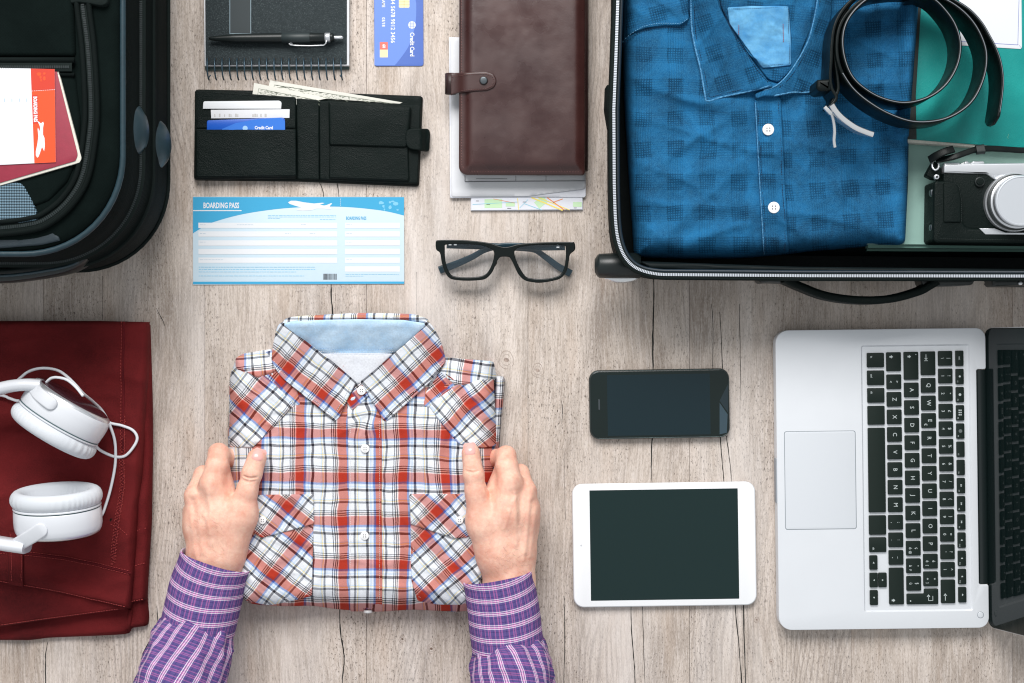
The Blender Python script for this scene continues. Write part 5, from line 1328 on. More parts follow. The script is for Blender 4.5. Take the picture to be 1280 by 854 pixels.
for n_ in range(14):
    j0 = -1.25 + 22.75 * n_; k = key(F0, j0, F1, j0 + 19.3)
    a, b = 115.5, j0 + 9.6
    if n_ == 0: text('glyph', 'esc', *lq(a, b), 3.6, ZK + .00012, M['key_print'], k, -PI / 2)
    elif n_ in (1, 2):
        flat('brightness_print', [circ(*lq(a, b), .9 + .4 * n_, 10)], ZK + .00012, M['key_print'], k)
    elif n_ == 3: flat('windows_print', [qd(*lq(a - 2 + x, b + y), *lq(a - .4 + x, b + y + 1.6)) for x in (0, 2.2) for y in (-4, -1.2, 1.6)], ZK + .00012, M['key_print'], k)
    elif n_ == 4: flat('dial_print', [circ(*lq(a, b), 2.3, 12)], ZK + .00012, plain('dim_print', (.12, .14, .14, 1), .6), k)
    elif n_ in (7, 8, 9): flat('media_print', [[lq(a - 1.2, b - 1.6), lq(a + 1.2, b - 1.6), lq(a, b)], [lq(a - 1.2, b), lq(a + 1.2, b), lq(a, b + 1.7)]], ZK + .00012, M['key_print'], k)
    elif n_ in (10, 11, 12): flat('speaker_print', [[lq(a - .5, b - 1), lq(a + .5, b - 1), lq(a + 1.3, b + .6), lq(a - 1.3, b + .6)]], ZK + .00012, M['key_print'], k)
    elif n_ == 13: flat('eject_print', [[lq(a + 1.4, b), lq(a - .5, b - 1.6), lq(a - .5, b + 1.6)]], ZK + .00012, M['key_print'], k)
    if 0 < n_ < 13: text('glyph', 'F%d' % n_, *lq(112.6, j0 + 16), 2.4, ZK + .00012, M['key_print'], k, -PI / 2)
# hinge bar in the notch and the lid, leaning back past upright
hx0 = P(*lq(136.9, 23), ZL); hx1 = P(*lq(136.9, 291), ZL)
hd = (hx1 - hx0).normalized(); out = Vector((-hd.y, hd.x, 0)); 
if out.x < 0: out = -out
L1 = (hx1 - hx0).length
mb = MB(); v, f = sweep_vf([hx0 + out * .0062 + Vector((0, 0, -.0050)), hx1 + out * .0062 + Vector((0, 0, -.0050))], fillet([(-.0058, -.008), (.006, -.008), (.006, .0045), (-.0052, .0030)], .003, 4), up=(0, 0, 1)); mb.add(v, f)
sharp(mb.link('hinge_cover', M['laptop_glass'], lp, True), 40)
q0, q1 = P(*lq(149.6, -29.5), .015), P(*lq(149.6, 346), .015)
th = math.radians(113)          # opening angle
U = Vector((-math.cos(th) * out.x, -math.cos(th) * out.y, math.sin(th)))     # up the lid
Nn = hd.cross(U).normalized()
if Nn.x > 0: Nn = -Nn           # faces the keyboard
Wl = (q1 - q0).length; Hl = .222
def lid(name, a0, a1, b0, b1, d0, d1, mat, r=.0, bev=.0004):
    """a along the hinge, b up the lid (metres), d depth along the screen normal"""
    o2 = fillet([(a0, b0), (a1, b0), (a1, b1), (a0, b1)], r, 6) if r else [(a0, b0), (a1, b0), (a1, b1), (a0, b1)]
    n = len(o2); o2 = np.array(o2); i2 = inset(o2, bev); v = []
    for pts, d in ((o2, d0), (o2, d1 - bev), (i2, d1)):
        for a, b in pts: v.append(q0 + hd * a + U * b + Nn * d)
    f = [tuple(range(n))[::-1], tuple(range(2 * n, 3 * n))]
    for s_ in (0, 1):
        for j in range(n): f.append((s_ * n + j, s_ * n + (j + 1) % n, (s_ + 1) * n + (j + 1) % n, (s_ + 1) * n + j))
    return sharp(MB().add(v, f).link(name, mat, lp, True), 30)
lid('lid_shell', 0, Wl, -.004, Hl, -.0065, -.0012, M['aluminium'], .010)
lid('lid_gasket', .0006, Wl - .0006, -.0034, Hl - .0006, -.0012, -.0004, M['black_plastic'], .0095)
lid('screen_glass', .0012, Wl - .0012, -.0030, Hl - .0012, -.0004, .0006, M['laptop_glass'], .009)

# ================================================================ HEADPHONES
hp = thing('headphones', 'white over-ear headphones with thin cable lying on the red trousers', 'headphones', P(70, 580, .034))
def cup(cx, cy, z, dx, dy, tz_, R, parts, roll=1.0, squash=.86):
    """axis (dx,dy) in px points to the outer plate; parts: (name, material, [(t mm, r factor)])"""
    C = P(cx, cy, z); ax = Vector((dx, -dy, tz_)).normalized(); s = ax.cross(Vector((0, 0, 1))).normalized(); u = s.cross(ax).normalized()
    objs = {}
    for name, mat, prof in parts:
        n = 160 if name == 'cushion' else 56; v = []; f = []
        for t_, r in prof:
            for j in range(n):
                a = 2 * PI * j / n; rr = R * r
                if callable(t_): tt, rr = t_(a), rr
                else: tt = t_
                v.append(C + ax * tt / 1000 + s * (rr * math.cos(a)) + u * (rr * squash * math.sin(a)))
        m = len(prof)
        for i in range(m - 1):
            for j in range(n): f.append((i * n + j, i * n + (j + 1) % n, (i + 1) * n + (j + 1) % n, (i + 1) * n + j))
        f.append(tuple(range(n))[::-1]); f.append(tuple(range((m - 1) * n, m * n)))
        objs[name] = sharp(MB().add(v, f).link(name, mat, hp, True), 50)
    return C, ax, s, u
def pl(t): return t
def cush_prof(sgn=1):
    o = []
    for i in range(15):
        a = PI * (-.5 + i / 14 * 1.45)      # outer bead round
        o.append((-(16.5 + 9.0 * math.sin(a)), .86 + .17 * math.cos(a)))
    o += [(-17, .68), (-10, .66), (-7, .66)]
    return o
def pleats(o, amp):
    me = o.data
    for v_ in me.vertices: pass
house = [(-6.0, .93), (-5.2, .965), (-4, .98), (6, .99), (12, .985), (17, .965), (18.5, .945)]
gap = plain('gap_shadow_line', (.05, .10, .11, 1), .6)
parts = lambda big: [('cushion', M['cushion'], cush_prof()), ('baffle', M['white_plastic'], [(-8.5, .95), (-7.6, .985), (-6.6, .985), (-6.0, .95)]), ('seam_ring', gap, [(-6.2, .955), (-6.1, .968), (-5.2, .968), (-5.1, .955)]),
    ('housing', M['white_plastic'], house), ('silver_rim', M['silver'], [(18.3, .93), (18.6, .945), (20.6, .925), (22.2, .86), (22.3, .80)]),
    ('plate', M['plum'], [(22.1, .855), (23.4, .80), (24.6, .62), (25.2, .40), (25.5, .2), (25.6, .05)])]
C1, ax1, s1, u1 = cup(78, 521, .079, .52, -.85, -.05, .0470, parts(1), squash=.84)
C2, ax2, s2, u2 = cup(72, 641, .079, .03, 1.0, -.13, .0455, parts(1), squash=.84)
# cushion pleats: fine radial puckers on the pads
for o in [q for q in hp.children if q.name.startswith('cushion')]:
    C_, a_, s_, u_ = (C1, ax1, s1, u1) if o.name == 'cushion' else (C2, ax2, s2, u2)
    base = wloc(hp)
    for v_ in o.data.vertices:
        d = v_.co + base - C_; t_ = d.dot(a_); x, y = d.dot(s_), d.dot(u_); an = math.atan2(y, x); r = math.hypot(x, y)
        k = max(0, 1 - abs(t_ * 1000 + 14) / 9)
        w = math.sin(an * 46 + 3 * math.sin(an * 5)) * .0007 * k * (.5 + .5 * math.sin(an * 3 + 1))
        v_.co += (s_ * x + u_ * y) / max(r, 1e-6) * w
    o.data.update()
# arm plates on the housings
def armplate(name, C, ax, s, u, pts, w, th_):
    p = [C + ax * a / 1000 + s * b / 1000 + u * c / 1000 for a, b, c in pts]
    return p
def strip3(name, p, ups, w, th_, mat):
    v = []; f = []; m = 10; prof = fillet([(-w / 2, -th_ / 2), (w / 2, -th_ / 2), (w / 2, th_ / 2), (-w / 2, th_ / 2)], th_ * .45, 3); m = len(prof); n = len(p)
    for i in range(n):
        T = (p[min(i + 1, n - 1)] - p[max(i - 1, 0)]).normalized(); U_ = (ups[i] - T * ups[i].dot(T)).normalized(); S_ = T.cross(U_)
        e = 1.0
        if name == 'yoke':
            dd = sum((p[q + 1] - p[q]).length for q in range(i, n - 1)); e = math.sqrt(max(.02, 1 - max(0, 1 - dd / (w * .5)) ** 2))
        for a, b in prof: v.append(p[i] + S_ * a * e + U_ * b * e)
    for i in range(n - 1):
        for j in range(m): f.append((i * m + j, i * m + (j + 1) % m, (i + 1) * m + (j + 1) % m, (i + 1) * m + j))
    f.append(tuple(range(m))[::-1]); f.append(tuple(range((n - 1) * m, n * m)))
    return sharp(MB().add(v, f).link(name, mat, hp, True), 45)
def bez(pts, n=8): return [Vector(q) for q in cat([tuple(a) for a in pts], False, n)]
zz = .098
b1 = bez([P(42, 483, .100), P(47, 491, .110), P(55, 498, .1165), P(63, 504, .1185), P(70, 509, .1182)], 9)
strip3('yoke', b1, [Vector((0, 0, 1))] * len(b1), .0135, .004, M['white_plastic'])
b2 = bez([P(20, 682, .094), P(30, 676, .104), P(42, 669, .111), P(51, 663, .1150), P(58, 659, .1165)], 9)
strip3('yoke', b2, [Vector((-.15, -.2, 1))] * len(b2), .0150, .004, M['white_plastic'])
band = bez([P(52, 482, .094), P(30, 481, .096), P(0, 486, .094), P(-60, 505, .090), P(-120, 545, .088), P(-135, 590, .088), P(-115, 640, .088), P(-60, 668, .088), P(0, 679, .092), P(34, 684, .094)], 8)
strip3('headband', band, [Vector((0, 0, 1))] * len(band), .0125, .026, M['white_plastic'])
def cable(name, pts, z=None):
    q = bez([P(a[0], a[1], a[2]) for a in pts], 8); return tube(name, q, .00155, M['white_rubber'], hp, n=8)
cable('cable', [(117, 551, .050), (122, 560, .044), (131, 566, .038), (144, 571, .037), (156, 570, .037), (166, 560, .037), (171.5, 548, .037), (166, 538, .037), (152, 532, .037), (136, 528, .038), (126, 517, .044)])
cable('cable', [(120, 646, .056), (127, 644, .045), (132, 632, .038), (138, 612, .037), (143.5, 585, .037), (144.5, 565, .0375), (143, 549, .038), (137, 531, .039), (128, 514, .044), (116, 502, .062), (104, 492, .090), (95, 482, .098), (85, 472, .090), (74, 464, .075), (61, 460.7, .062), (47, 461, .055), (35, 465, .050), (26, 472, .048), (18, 479, .048)])
cable('cable', [(58, 478, .095), (64, 473, .098), (72, 472, .101), (84, 475, .104), (95, 484, .108), (104, 495, .112)])
cable('cable', [(-40, 492, .040), (0, 494, .040), (12, 498, .040), (22, 501, .042), (32, 499, .046), (42, 492, .055)])

# ================================================================ LEFT SUITCASE (closed, lying flat)
ls = thing('closed_suitcase', 'closed black soft suitcase at the left with grey piping and a filled front pocket', 'suitcase', P(-150, 0, 0))
cx1, cy0 = -.372, .084      # right and near edges
def sc_out(grow, r=.095):
    x1, y0 = cx1 + grow, cy0 - grow; x0, y1 = cx1 - .43 - grow, cy0 + .62 + grow
    return np.array(fillet([(x0, y0), (x1, y0), (x1, y1), (x0, y1)], r, 14))
def loft(name, rows, mat, par, capt=True, capb=True, deg=50):
    v = []; f = []; n = len(rows[0][0])
    for L, z in rows: v += [(x, y, z) for x, y in L]
    for i in range(len(rows) - 1):
        for j in range(n): f.append((i * n + j, i * n + (j + 1) % n, (i + 1) * n + (j + 1) % n, (i + 1) * n + j))
    if capb: f.append(tuple(range(n))[::-1])
    if capt: f.append(tuple(range((len(rows) - 1) * n, len(rows) * n)))
    return sharp(MB().add(v, f).link(name, mat, par, True), deg)
ZT = .200
loft('body', [(sc_out(g), z) for g, z in ((-.008, .0), (.0, .006), (.006, .03), (.009, .06), (.010, .10), (.008, .115), (.0095, .117), (.0095, .121), (.008, .123), (.007, .15), (.004, .18), (-.001, .194))], M['black_nylon'], ls, capt=True)
tube('side_welt', [Vector((x, y, .119)) for x, y in sc_out(.0098)], .0022, M['black_web'], ls, True, 8)
tube('side_welt', [Vector((x, y, .052)) for x, y in sc_out(.0092)], .0022, M['black_web'], ls, True, 8)
# zip round the gusset
def zipper(name, pts, par, w=.0042, teeth=M['zip_black'], pitch=.0021, up=(0, 0, 1), tape=True, z_up=Vector((0, 0, 1)), tw_=1.5):
    p = [Vector(q) for q in pts]; 
    if tape: sweep(name + '_tape', p, fillet([(-w * tw_, -.0006), (w * tw_, -.0006), (w * tw_, .0006), (-w * tw_, .0006)], .0004, 2), M['black_web'], par, up=up)
    d = [0]
    for i in range(1, len(p)): d.append(d[-1] + (p[i] - p[i - 1]).length)
    n = int(d[-1] / pitch); mb = MB(); d = np.array(d); arr = np.array([list(q) for q in p])
    U0 = Vector(up)
    for k_ in range(n):
        t_ = k_ * pitch; q = Vector([np.interp(t_, d, arr[:, a]) for a in range(3)]); q2 = Vector([np.interp(min(t_ + pitch, d[-1]), d, arr[:, a]) for a in range(3)])
        T = (q2 - q).normalized() if (q2 - q).length > 1e-7 else Vector((1, 0, 0)); S_ = T.cross(U0).normalized(); Uu = S_.cross(T)
        v = []
        for dz in (-.0004, .0013):
            for a, b in ((-1, -1), (1, -1), (1, 1), (-1, 1)): v.append(q + T * a * pitch * .33 + S_ * b * w / 2 + Uu * dz)
        mb.add(v, [(3, 2, 1, 0), (4, 5, 6, 7), (0, 1, 5, 4), (1, 2, 6, 5), (2, 3, 7, 6), (3, 0, 4, 7)])
    return mb.link(name, teeth, par, False, 'stuff')
g = [(x, y) for x, y in sc_out(.0078)]
# portion of the rim in view: near side and right side
def seg(L, cond): 
    q = [a for a in L if cond(*a)]; return q
ring = sc_out(.0062); n_ = len(ring)
i0 = int(np.argmin(np.hypot(ring[:, 0] + .62, ring[:, 1] - cy0)))
sub_ = [tuple(ring[i]) for i in range(n_)]
gz = [(-.66, cy0 - .0065)] + [q for q in sub_ if q[1] < cy0 + .095 and q[0] > cx1 - .2] + [(cx1 + .0065, .30), (cx1 + .0065, .50)]
zipper('gusset_zip', [Vector((x, y, .158)) for x, y in resample(gz, .004, False)], ls, .0034, up=(.4, -.4, 1.0))
# front panel
ring2 = lambda g, r: [(x, y) for x, y in sc_out(g, r)]
loft('front_panel', [(sc_out(-.001, .094), .190), (sc_out(-.001, .094), .196), (sc_out(-.004, .092), .2025), (sc_out(-.010, .088), .205), (sc_out(-.03, .07), .2065)], M['black_fabric'], ls)
tube('piping', [Vector((x, y, ZT)) for x, y in sc_out(.0005, .095)], .0029, M['piping'], ls, True, 12)
ZP = .209
# pocket zip line (dark webbing flanking)
zp1 = cat([(101, -60), (103, 0), (110, 60), (114, 130), (112, 170), (103, 220), (84, 252), (60, 272), (40, 280), (0, 285), (-60, 287), (-300, 288)], False, 8)
for off in (-7.5, 7.5):
    a = np.array(zp1); tg = np.gradient(a, axis=0); tg /= np.linalg.norm(tg, axis=1, keepdims=True); nr = np.stack([-tg[:, 1], tg[:, 0]], 1)
    tube('pocket_welt', [P(x, y, ZP) for x, y in (a + nr * off)], .0028, M['black_nylon'], ls, n=8)
zipper('pocket_zip', [P(x, y, ZP - .0006) for x, y in resample(zp1, 3, False)], ls, .0030, tw_=1.8)
slab('zip_garage', fillet([(88, -30), (136, -30), (136, 6), (128, 9), (112, 6), (98, 4), (88, 6)], 3), M['black_web'], ls, .004, 2, ZP, base=ZP - .001, step=4, skirt=.003)
# inner pocket panel and slit
pan = fillet([(-330, 84), (93, 84), (96, 110), (101, 150), (98, 195), (84, 228), (60, 252), (30, 262), (-330, 268)], 4)
slab('pocket_panel', pan, M['black_fabric'], ls, .0040, 5, ZP, base=ZP - .004, top=lambda x, y: .0008 * nz(x, y, 40, 5), step=7, skirt=.002)
slab('pocket_top', fillet([(-330, -260), (86, -260), (92, 0), (95, 72), (-330, 72)], 4), M['black_fabric'], ls, .0070, 6, ZP, base=ZP - .004, top=lambda x, y: .0008 * nz(x, y, 40, 6), step=8, skirt=.002)
tube('slit_welt', [P(x, 75.5, ZP + .0026) for x in (-330, 0, 93)], .0030, M['black_nylon'], ls, n=8)
tube('slit_welt', [P(x, 91.5 + (2 if x > 60 else 0), ZP + .0010) for x in (-330, 0, 93)], .0020, M['black_nylon'], ls, n=8)
zipper('slit_zip', [P(x, 84, ZP + .0036) for x in np.arange(-300, 94, 6)], ls, .0026, tw_=1.6)
# grey honeycomb patches
slab('mesh_patch', fillet([(-330, 236), (24, 228), (30, 232), (40, 250), (49, 274), (40, 277), (0, 281), (-330, 284)], 2), M['mesh_grey'], ls, .0014, 3, ZP, base=ZP + .0004, step=7, skirt=.003)
slab('mesh_patch', fillet([(-330, 293), (0, 292), (40, 288), (62, 284), (75, 300), (50, 306), (0, 310), (-330, 312)], 2), plain('dark_mesh', lin(24, 40, 48), .6, bump=(1500, .8, .0006)), ls, .0014, 3, ZP, base=ZP - .0052, step=7, skirt=.003)
# bumpers on the right side
def bumper(px, py, z, w, hgt, lean):
    C = P(px, py, z); n = 28; v = []; f = []; prof = [(1.08, -.004), (1.08, .0015), (1.0, .003), (.96, .003), (.92, .006), (.8, .0105), (.6, .0145), (.35, .0168), (.1, .0175)]
    A = Vector((math.cos(lean), 0, math.sin(lean))); B = Vector((0, 1, 0)); Cc = A.cross(B)
    for r, d in prof:
        for j in range(n):
            a = 2 * PI * j / n; v.append(C + B * hgt * r * math.cos(a) + Vector((-math.sin(lean), 0, math.cos(lean))) * w * r * math.sin(a) + A * d)
    m = len(prof)
    for i in range(m - 1):
        for j in range(n): f.append((i * n + j, i * n + (j + 1) % n, (i + 1) * n + (j + 1) % n, (i + 1) * n + j))
    f.append(tuple(range((m - 1) * n, m * n)))
    sharp(MB().add(v, f).link('wheel_bumper', M['slate_plastic'], ls, True), 35)
bumper(159.5, 163, .160, .024, .0305, .50); bumper(189, 180, .088, .026, .0290, .32)
# near side carry handle
hpts = cat([(108, 318, .120), (98, 327, .122), (84, 333, .122), (60, 338, .122), (30, 342.5, .122), (0, 345, .122), (-80, 347, .122), (-160, 340, .122), (-190, 322, .120)], False, 6)
sweep('carry_handle', [P(x, y, z) for x, y, z in hpts], fillet([(-.0070, -.016), (.0070, -.016), (.0070, .016), (-.0070, .016)], .004, 4), M['black_plastic'], ls)
slab('handle_mount', fillet([(60, 316), (98, 312), (103, 318), (98, 330), (62, 336)], 4), M['slate_plastic'] if False else M['black_plastic'], ls, .008, 3, .125, base=.119, step=3, skirt=.012)
tube('handle_grip_line', [P(x, y, .1385) for x, y, z in hpts[6:40]], .0016, M['slate_plastic'], ls, n=6)

# passport and orange boarding pass in the pocket
def slq(X, Y): return (X * .4218, Y * .4218)
ZQ = .2125
pas = thing('passport', 'burgundy passport sticking out of the pocket of the closed suitcase', 'passport', P(40, 200, ZQ))
po = [(73, 84), (101.5, 196), (99.5, 202.5), (0, 231), (-60, 249), (-96, 110)]
prism('pages', fillet([(71.5, 84), (101.8, 198), (99, 203.2), (0, 231.8), (-58, 249), (-95, 112)], [0, 2.5, 1, 0, 0, 0]), ZQ - .0034, ZQ - .0006, M['paper_cream'], pas, .0002, zp=ZQ)
prism('cover', fillet([(69.5, 84), (97.2, 194), (94, 201.2), (0, 228.6), (-58, 246), (-95, 110)], [0, 3, 1, 0, 0, 0]), ZQ - .0004, ZQ + .0003, M['passport'], pas, .0002)
obp = thing('orange_boarding_pass', 'white and orange boarding pass on the burgundy passport in the suitcase pocket', 'boarding pass', P(20, 150, ZQ))
za = ZQ + .0008
prism('ticket', [slq(-260, 195), slq(162, 205), slq(165, 481), slq(-260, 502)], za, za + .0004, M['paper'], obp, .0001)
flat('orange_band', [[slq(91, 203.5), slq(162, 205), slq(165, 481), slq(102, 484)]], za + .00052, M['ink_orange'], obp)
flat('stub_band', [[slq(91, 203.5), slq(162, 205), slq(162.5, 266), slq(93.5, 270)]], za + .00060, M['ink_orange_dark'], obp)
flat('fold_line', [lineq(slq(94 + k * 6.5, 270 - k * .4), slq(98 + k * 6.5, 269.8 - k * .4), .5) for k in range(11)], za + .00068, M['ink_white'], obp)
flat('title_box', [[slq(95, 282), slq(112, 282), slq(114, 366), slq(98, 367)]], za + .00060, M['ink_orange_dark'], obp)
text('title', 'BOARDING PASS', *slq(104.5, 324), 6.4, za + .00068, M['ink_white'], obp, -PI / 2 + .02, .66, .26)
def opl(X, Y):      # airplane turned to point down
    u_, w_ = (X - 520) / 220, (Y - 108) / 50; return slq(121 + w_ * 27 - 2, 468 - u_ * 108)
flat('airplane_print', [pl_shape(opl)], za + .00068, M['ink_white'], obp)
flat('world_map_print', [[slq(128 + (x - 1020) * .35 + a * .5 * math.cos(k), 228 + (y - 110) * .55 + b * .6 * math.sin(k)) for k in np.linspace(0, 2 * PI, 8)[:-1]] for x, y, a, b in blobs[:5]], za + .00068, M['ink_orange'], obp)
lines = []
for x in (-30, 8, 30, 52, 74): lines += [qd(*slq(x, 225), *slq(x + 1.5, 470))]
flat('form_lines', lines, za + .00052, plain('faint_grey', lin(226, 228, 232), .8), obp)
flat('captions', [qd(*slq(x, y), *slq(x + 2.5, y + 10)) for x in (12, 34, 56, 78) for y in (292,)], za + .00056, M['ink_grey'], obp)
# ================================================================ RIGHT SUITCASE (open half)
rs = thing('open_suitcase', 'open black suitcase with silver zip holding the blue shirt', 'suitcase', P(1100, 100, 0))
ZR = .108
def rim(d=0):       # rim outline in px at z = ZR ; d grows outwards
    p = [(1640 + d, -420 - d), (1640 + d, 348 + d)] + [(1010, 347 + d), (830, 345.5 + d)]
    arc_ = cat([(822, 345 + d), (806, 341.5 + d * .9), (790 - d * .4, 334 + d * .8), (778 - d * .7, 320 + d * .6), (770.5 - d * .9, 300 + d * .3), (767 - d, 274), (765.5 - d, 230)], False, 5)
    return p + arc_ + [(765 - d, 137), (768 - d, 60), (770 - d, 0), (772 - d, -420 - d)]
def rimw(d, z, zref=ZR): 
    k = K(zref); return np.array([((x - 640) * k, (427 - y) * k) for x, y in rim(d)])
rows = [(rimw(-8, 0), .0005), (rimw(-2, 0), .006), (rimw(0, 0), .03), (rimw(.6, 0), .08), (rimw(.6, 0), ZR - .002), (rimw(-.4, 0), ZR), (rimw(-4.5, 0), ZR + .0004), (rimw(-5.2, 0), ZR - .002), (rimw(-6, 0), .08), (rimw(-8, 0), .012)]
loft('shell', rows, M['black_nylon'], rs, capt=False)
prism('lining_floor', [(x, y) for x, y in rim(-7)], .006, .0125, M['lining'], rs, 0, zp=ZR)
rim_z = [P(x, y, ZR + .0012) for x, y in resample([q for q in rim(-2.2)][1:-1] + [(769, -300)], 3, False)]
zipper('rim_zip', rim_z, rs, .0029, teeth=M['zip_metal'], pitch=.0017, tw_=.9)
tube('rim_piping', [P(x, y, ZR - .001) for x, y in rim(1.4)], .0026, M['black_web'], rs, True, 8)
tube('inner_piping', [P(x, y, ZR - .004) for x, y in rim(-6.5)], .0022, plain('navy_piping', (.006, .016, .026, 1), .45), rs, True, 8)
# lining fold along the near inner wall
slab('lining_pleat', fillet([(800, 326), (1000, 333), (1290, 336), (1600, 336), (1600, 343), (1290, 342.5), (1000, 341), (812, 338)], 3), M['lining'], rs, .006, 4, .095, base=.086, top=lambda x, y: .003 * nz(x, y, 40, 3), step=5, skirt=.03)
# corner wheel at the lower left
wq0, wq1 = P(743.5, 332.5, .062), P(800, 332, .062)
mbw = [(0, .55), (.05, .86), (.10, 1.0), (.5, 1.05), (1, 1.05)]
tube('wheel_housing', [wq0.lerp(wq1, t_) for t_, r in mbw], .0128, M['black_plastic'], rs, n=24, scale=[r for t_, r in mbw])
w0, w1 = P(754, 346, .058), P(799, 346, .058)
tube('wheel_rim', [w0.lerp(w1, t_) + Vector((0, -.0022 * math.sin(PI * t_), 0)) for t_ in np.linspace(0, 1, 9)], .0046, M['chrome'], rs, n=12, scale=[.3, .7, .9, 1, 1, 1, .9, .7, .3])
tube('wheel_hub', [P(781, 350, .050), P(789, 350.5, .050)], .0022, M['chrome'], rs, n=10)
# side fabric tab on the left wall
slab('side_tab', fillet([(758, 104), (764, 104), (764, 158), (761, 158), (757, 134)], 2), M['black_web'], rs, .02, 3, .09, base=.07, step=3, skirt=.01)
# carry handle on the near side
hpts = cat([(974, 348, .075), (984, 352, .072), (1000, 359, .070), (1030, 370, .069), (1070, 375.5, .069), (1110, 374, .069), (1145, 365, .070), (1160, 357, .072), (1172, 350, .075)], False, 6)
sweep('carry_handle', [P(x, y, z) for x, y, z in hpts], fillet([(-.0042, -.013), (.0042, -.013), (.0042, .013), (-.0042, .013)], .0034, 4), M['black_leather'], rs)
for x0, x1 in ((1152, 1222), (1241, 1300), (948, 985)):
    tt = 8 if x0 != 948 else 4
    slab('latch_plate', fillet([(x0, 347), (x1, 347), (x1 - 3, 352 + tt * .5), (x1 - 22, 349 + tt), (x0 + 3, 350 + tt)], 3), M['black_plastic'], rs, .005, 2, .085, base=.075, step=3, skirt=.02)
for x_ in (1275.5, 1210 if False else 1276.5): pass
prism('rivet', circ(1276, 354, 2.6, 14), .080, .0825, M['silver'], rs, .0008)
prism('handle_slot', fillet([(1232, 354), (1300, 354), (1300, 359), (1236, 359)], 2), .05, .058, M['black_plastic'], rs, .002)

# dark packed clothing under the shirt, fills the case
slab('packed_layer', fillet([(800, -300), (1620, -300), (1620, 318), (1300, 320), (900, 316), (806, 314)], 8), M['lining'], rs, .030, 10, .05, base=.0126, top=lambda x, y: .002 * nz(x, y, 60, 8), step=14, bulge=False)

# mint book under the camera, teal book above it
mb_ = thing('mint_book', 'pale mint green book lying under the camera in the open suitcase', 'book', P(1200, 250, .043))
prism('back_cover', [(1084, 180), (1640, 180), (1640, 317), (1083.6, 314)], .052, .0545, plain('mint_edge', lin(66, 104, 94), .6), mb_, .0004)
prism('pages', [(1085, 184), (1638, 184), (1638, 313), (1085, 310)], .0547, .0660, plain('mint_pages', lin(92, 128, 118), .8, bump=(400, .3, .0004)), mb_, .0003, zp=.066)
prism('front_cover', [(1080, 170), (1640, 170), (1640, 308), (1083.8, 305.5)], .0662, .0690, M['mint'], mb_, .0005)
tbk = thing('teal_book', 'teal green book with white label above the mint book in the open suitcase', 'book', P(1230, 80, .07))
ZB = .084
prism('pages', [(1132, -290), (1590, -290), (1600, 192), (1290, 188), (1132, 177.5)], .0700, .0815, M['paper_cream'], tbk, .0004, zp=ZB)
prism('cover', [(1130, -292), (1592, -292), (1600, 190), (1282, 185.5), (1130, 173.5)], .0817, ZB, M['teal'], tbk, .0005)
prism('spine_strip', [(1152, -290), (1160, -290), (1151, 10), (1144.5, 120), (1145.5, 174.5), (1134, 173.8), (1138, 100), (1146, 10)], ZB + .0001, ZB + .0010, plain('spine_dark', (.010, .016, .014, 1), .6), tbk, .0003, zp=ZB)
def bq5(X, Y): return (1010 + X / 4.27, Y / 4.27)
lb = prism('label', fillet([(1196, -90), (1276, -90), bq5(1142, 250), bq5(1138, 262), bq5(815, 243)], [2, 2, 1.5, 1.5, 1]), ZB + .0001, ZB + .0006, M['card_white'], tbk, .0001)
flat('label_border', [lineq(bq5(815, 222), bq5(1120, 240), .7), lineq(bq5(1120, 241), bq5(1128, -60), .6), lineq(bq5(1124, 237), bq5(1140, 258), .3)], ZB + .0007, plain('border_ink', lin(110, 120, 180), .6), lb)
flat('printed_squiggle', [lineq(bq5(1068 + 3 * math.sin(k), 716 + k * 3.4), bq5(1068 + 3 * math.sin(k + 1), 716 + (k + 1) * 3.4), .35) for k in range(7)], ZB + .0002, plain('gold_ink', lin(120, 180, 150), .5), tbk)

# ---------------- blue shirt
bs = thing('blue_shirt', 'folded blue checked denim shirt with white buttons in the open suitcase', 'shirt', P(960, 160, .045))
ZD = .090
bo = fillet([(780, -120), (779, 10), (778.5, 50), (780, 123), (785.7, 219), (790, 280), (792.5, 318), (797, 322), (860, 324), (925, 323), (985, 318), (1010, 314.5), (1080, 309), (1127, 306), (1131.5, 302), (1135, 230), (1136, 169), (1142, 90), (1147.5, 14), (1152, -120)], [4, 0, 0, 0, 0, 0, 3, 3, 0, 0, 0, 0, 0, 4, 4, 0, 0, 0, 0, 4], 4)
def bsw(x, y):
    z = .0036 * nz(x, y, 80, 101) + .0018 * nz(x, y, 28, 102) + .0007 * nz(x, y, 11, 109)
    z += .0048 * crease(x, y, 60, 103, -.45, 4, 3) * (1 if x < 940 else .4) + .0036 * crease(x, y, 44, 104, .35, 4, 3) + .0018 * crease(x, y, 30, 105, -.9, 3, 5) * (1 if x > 990 else .3)
    z += .0024 * crease(x, y, 34, 107, 1.35, 4, 4) * max(0, 1 - abs(x - 1015) / 50)
    return z
def buv(x, y):
    dx, dy = 3.2 * nz(x, y, 50, 111) + 1.0 * nz(x, y, 16, 113), 3.2 * nz(x, y, 50, 112) + 1.0 * nz(x, y, 16, 114)
    if x < 966: return ((x + dx - 793.5) / 40.2 + .0, (y + dy - 177.5) / 39.6)
    a = -.06; return (((x - 1003) * math.cos(a) + (y - 80) * math.sin(a) + dx) / 40.2, ((y - 190) * math.cos(a) - (x - 1003) * math.sin(a) + dy) / 39.6)
def bz(x, y):
    d = min(x - 780 - max(0, (y - 50)) * .045, 1146 - x - max(0, y) * .05, 320 - y); t_ = max(0, min(1, d / 24))
    return .044 + .044 * (1 - (1 - t_) ** 2.2) ** (1 / 2.2) + bsw(x, y) * min(1, max(0, d) / 24)
def ramp_(x, y):
    t_ = max(0, min(1, (x - 1085 + max(0, y - 160) * .0) / 50)); t_ = t_ * t_ * (3 - 2 * t_); return t_ * (.042 if y < 172 else .027)
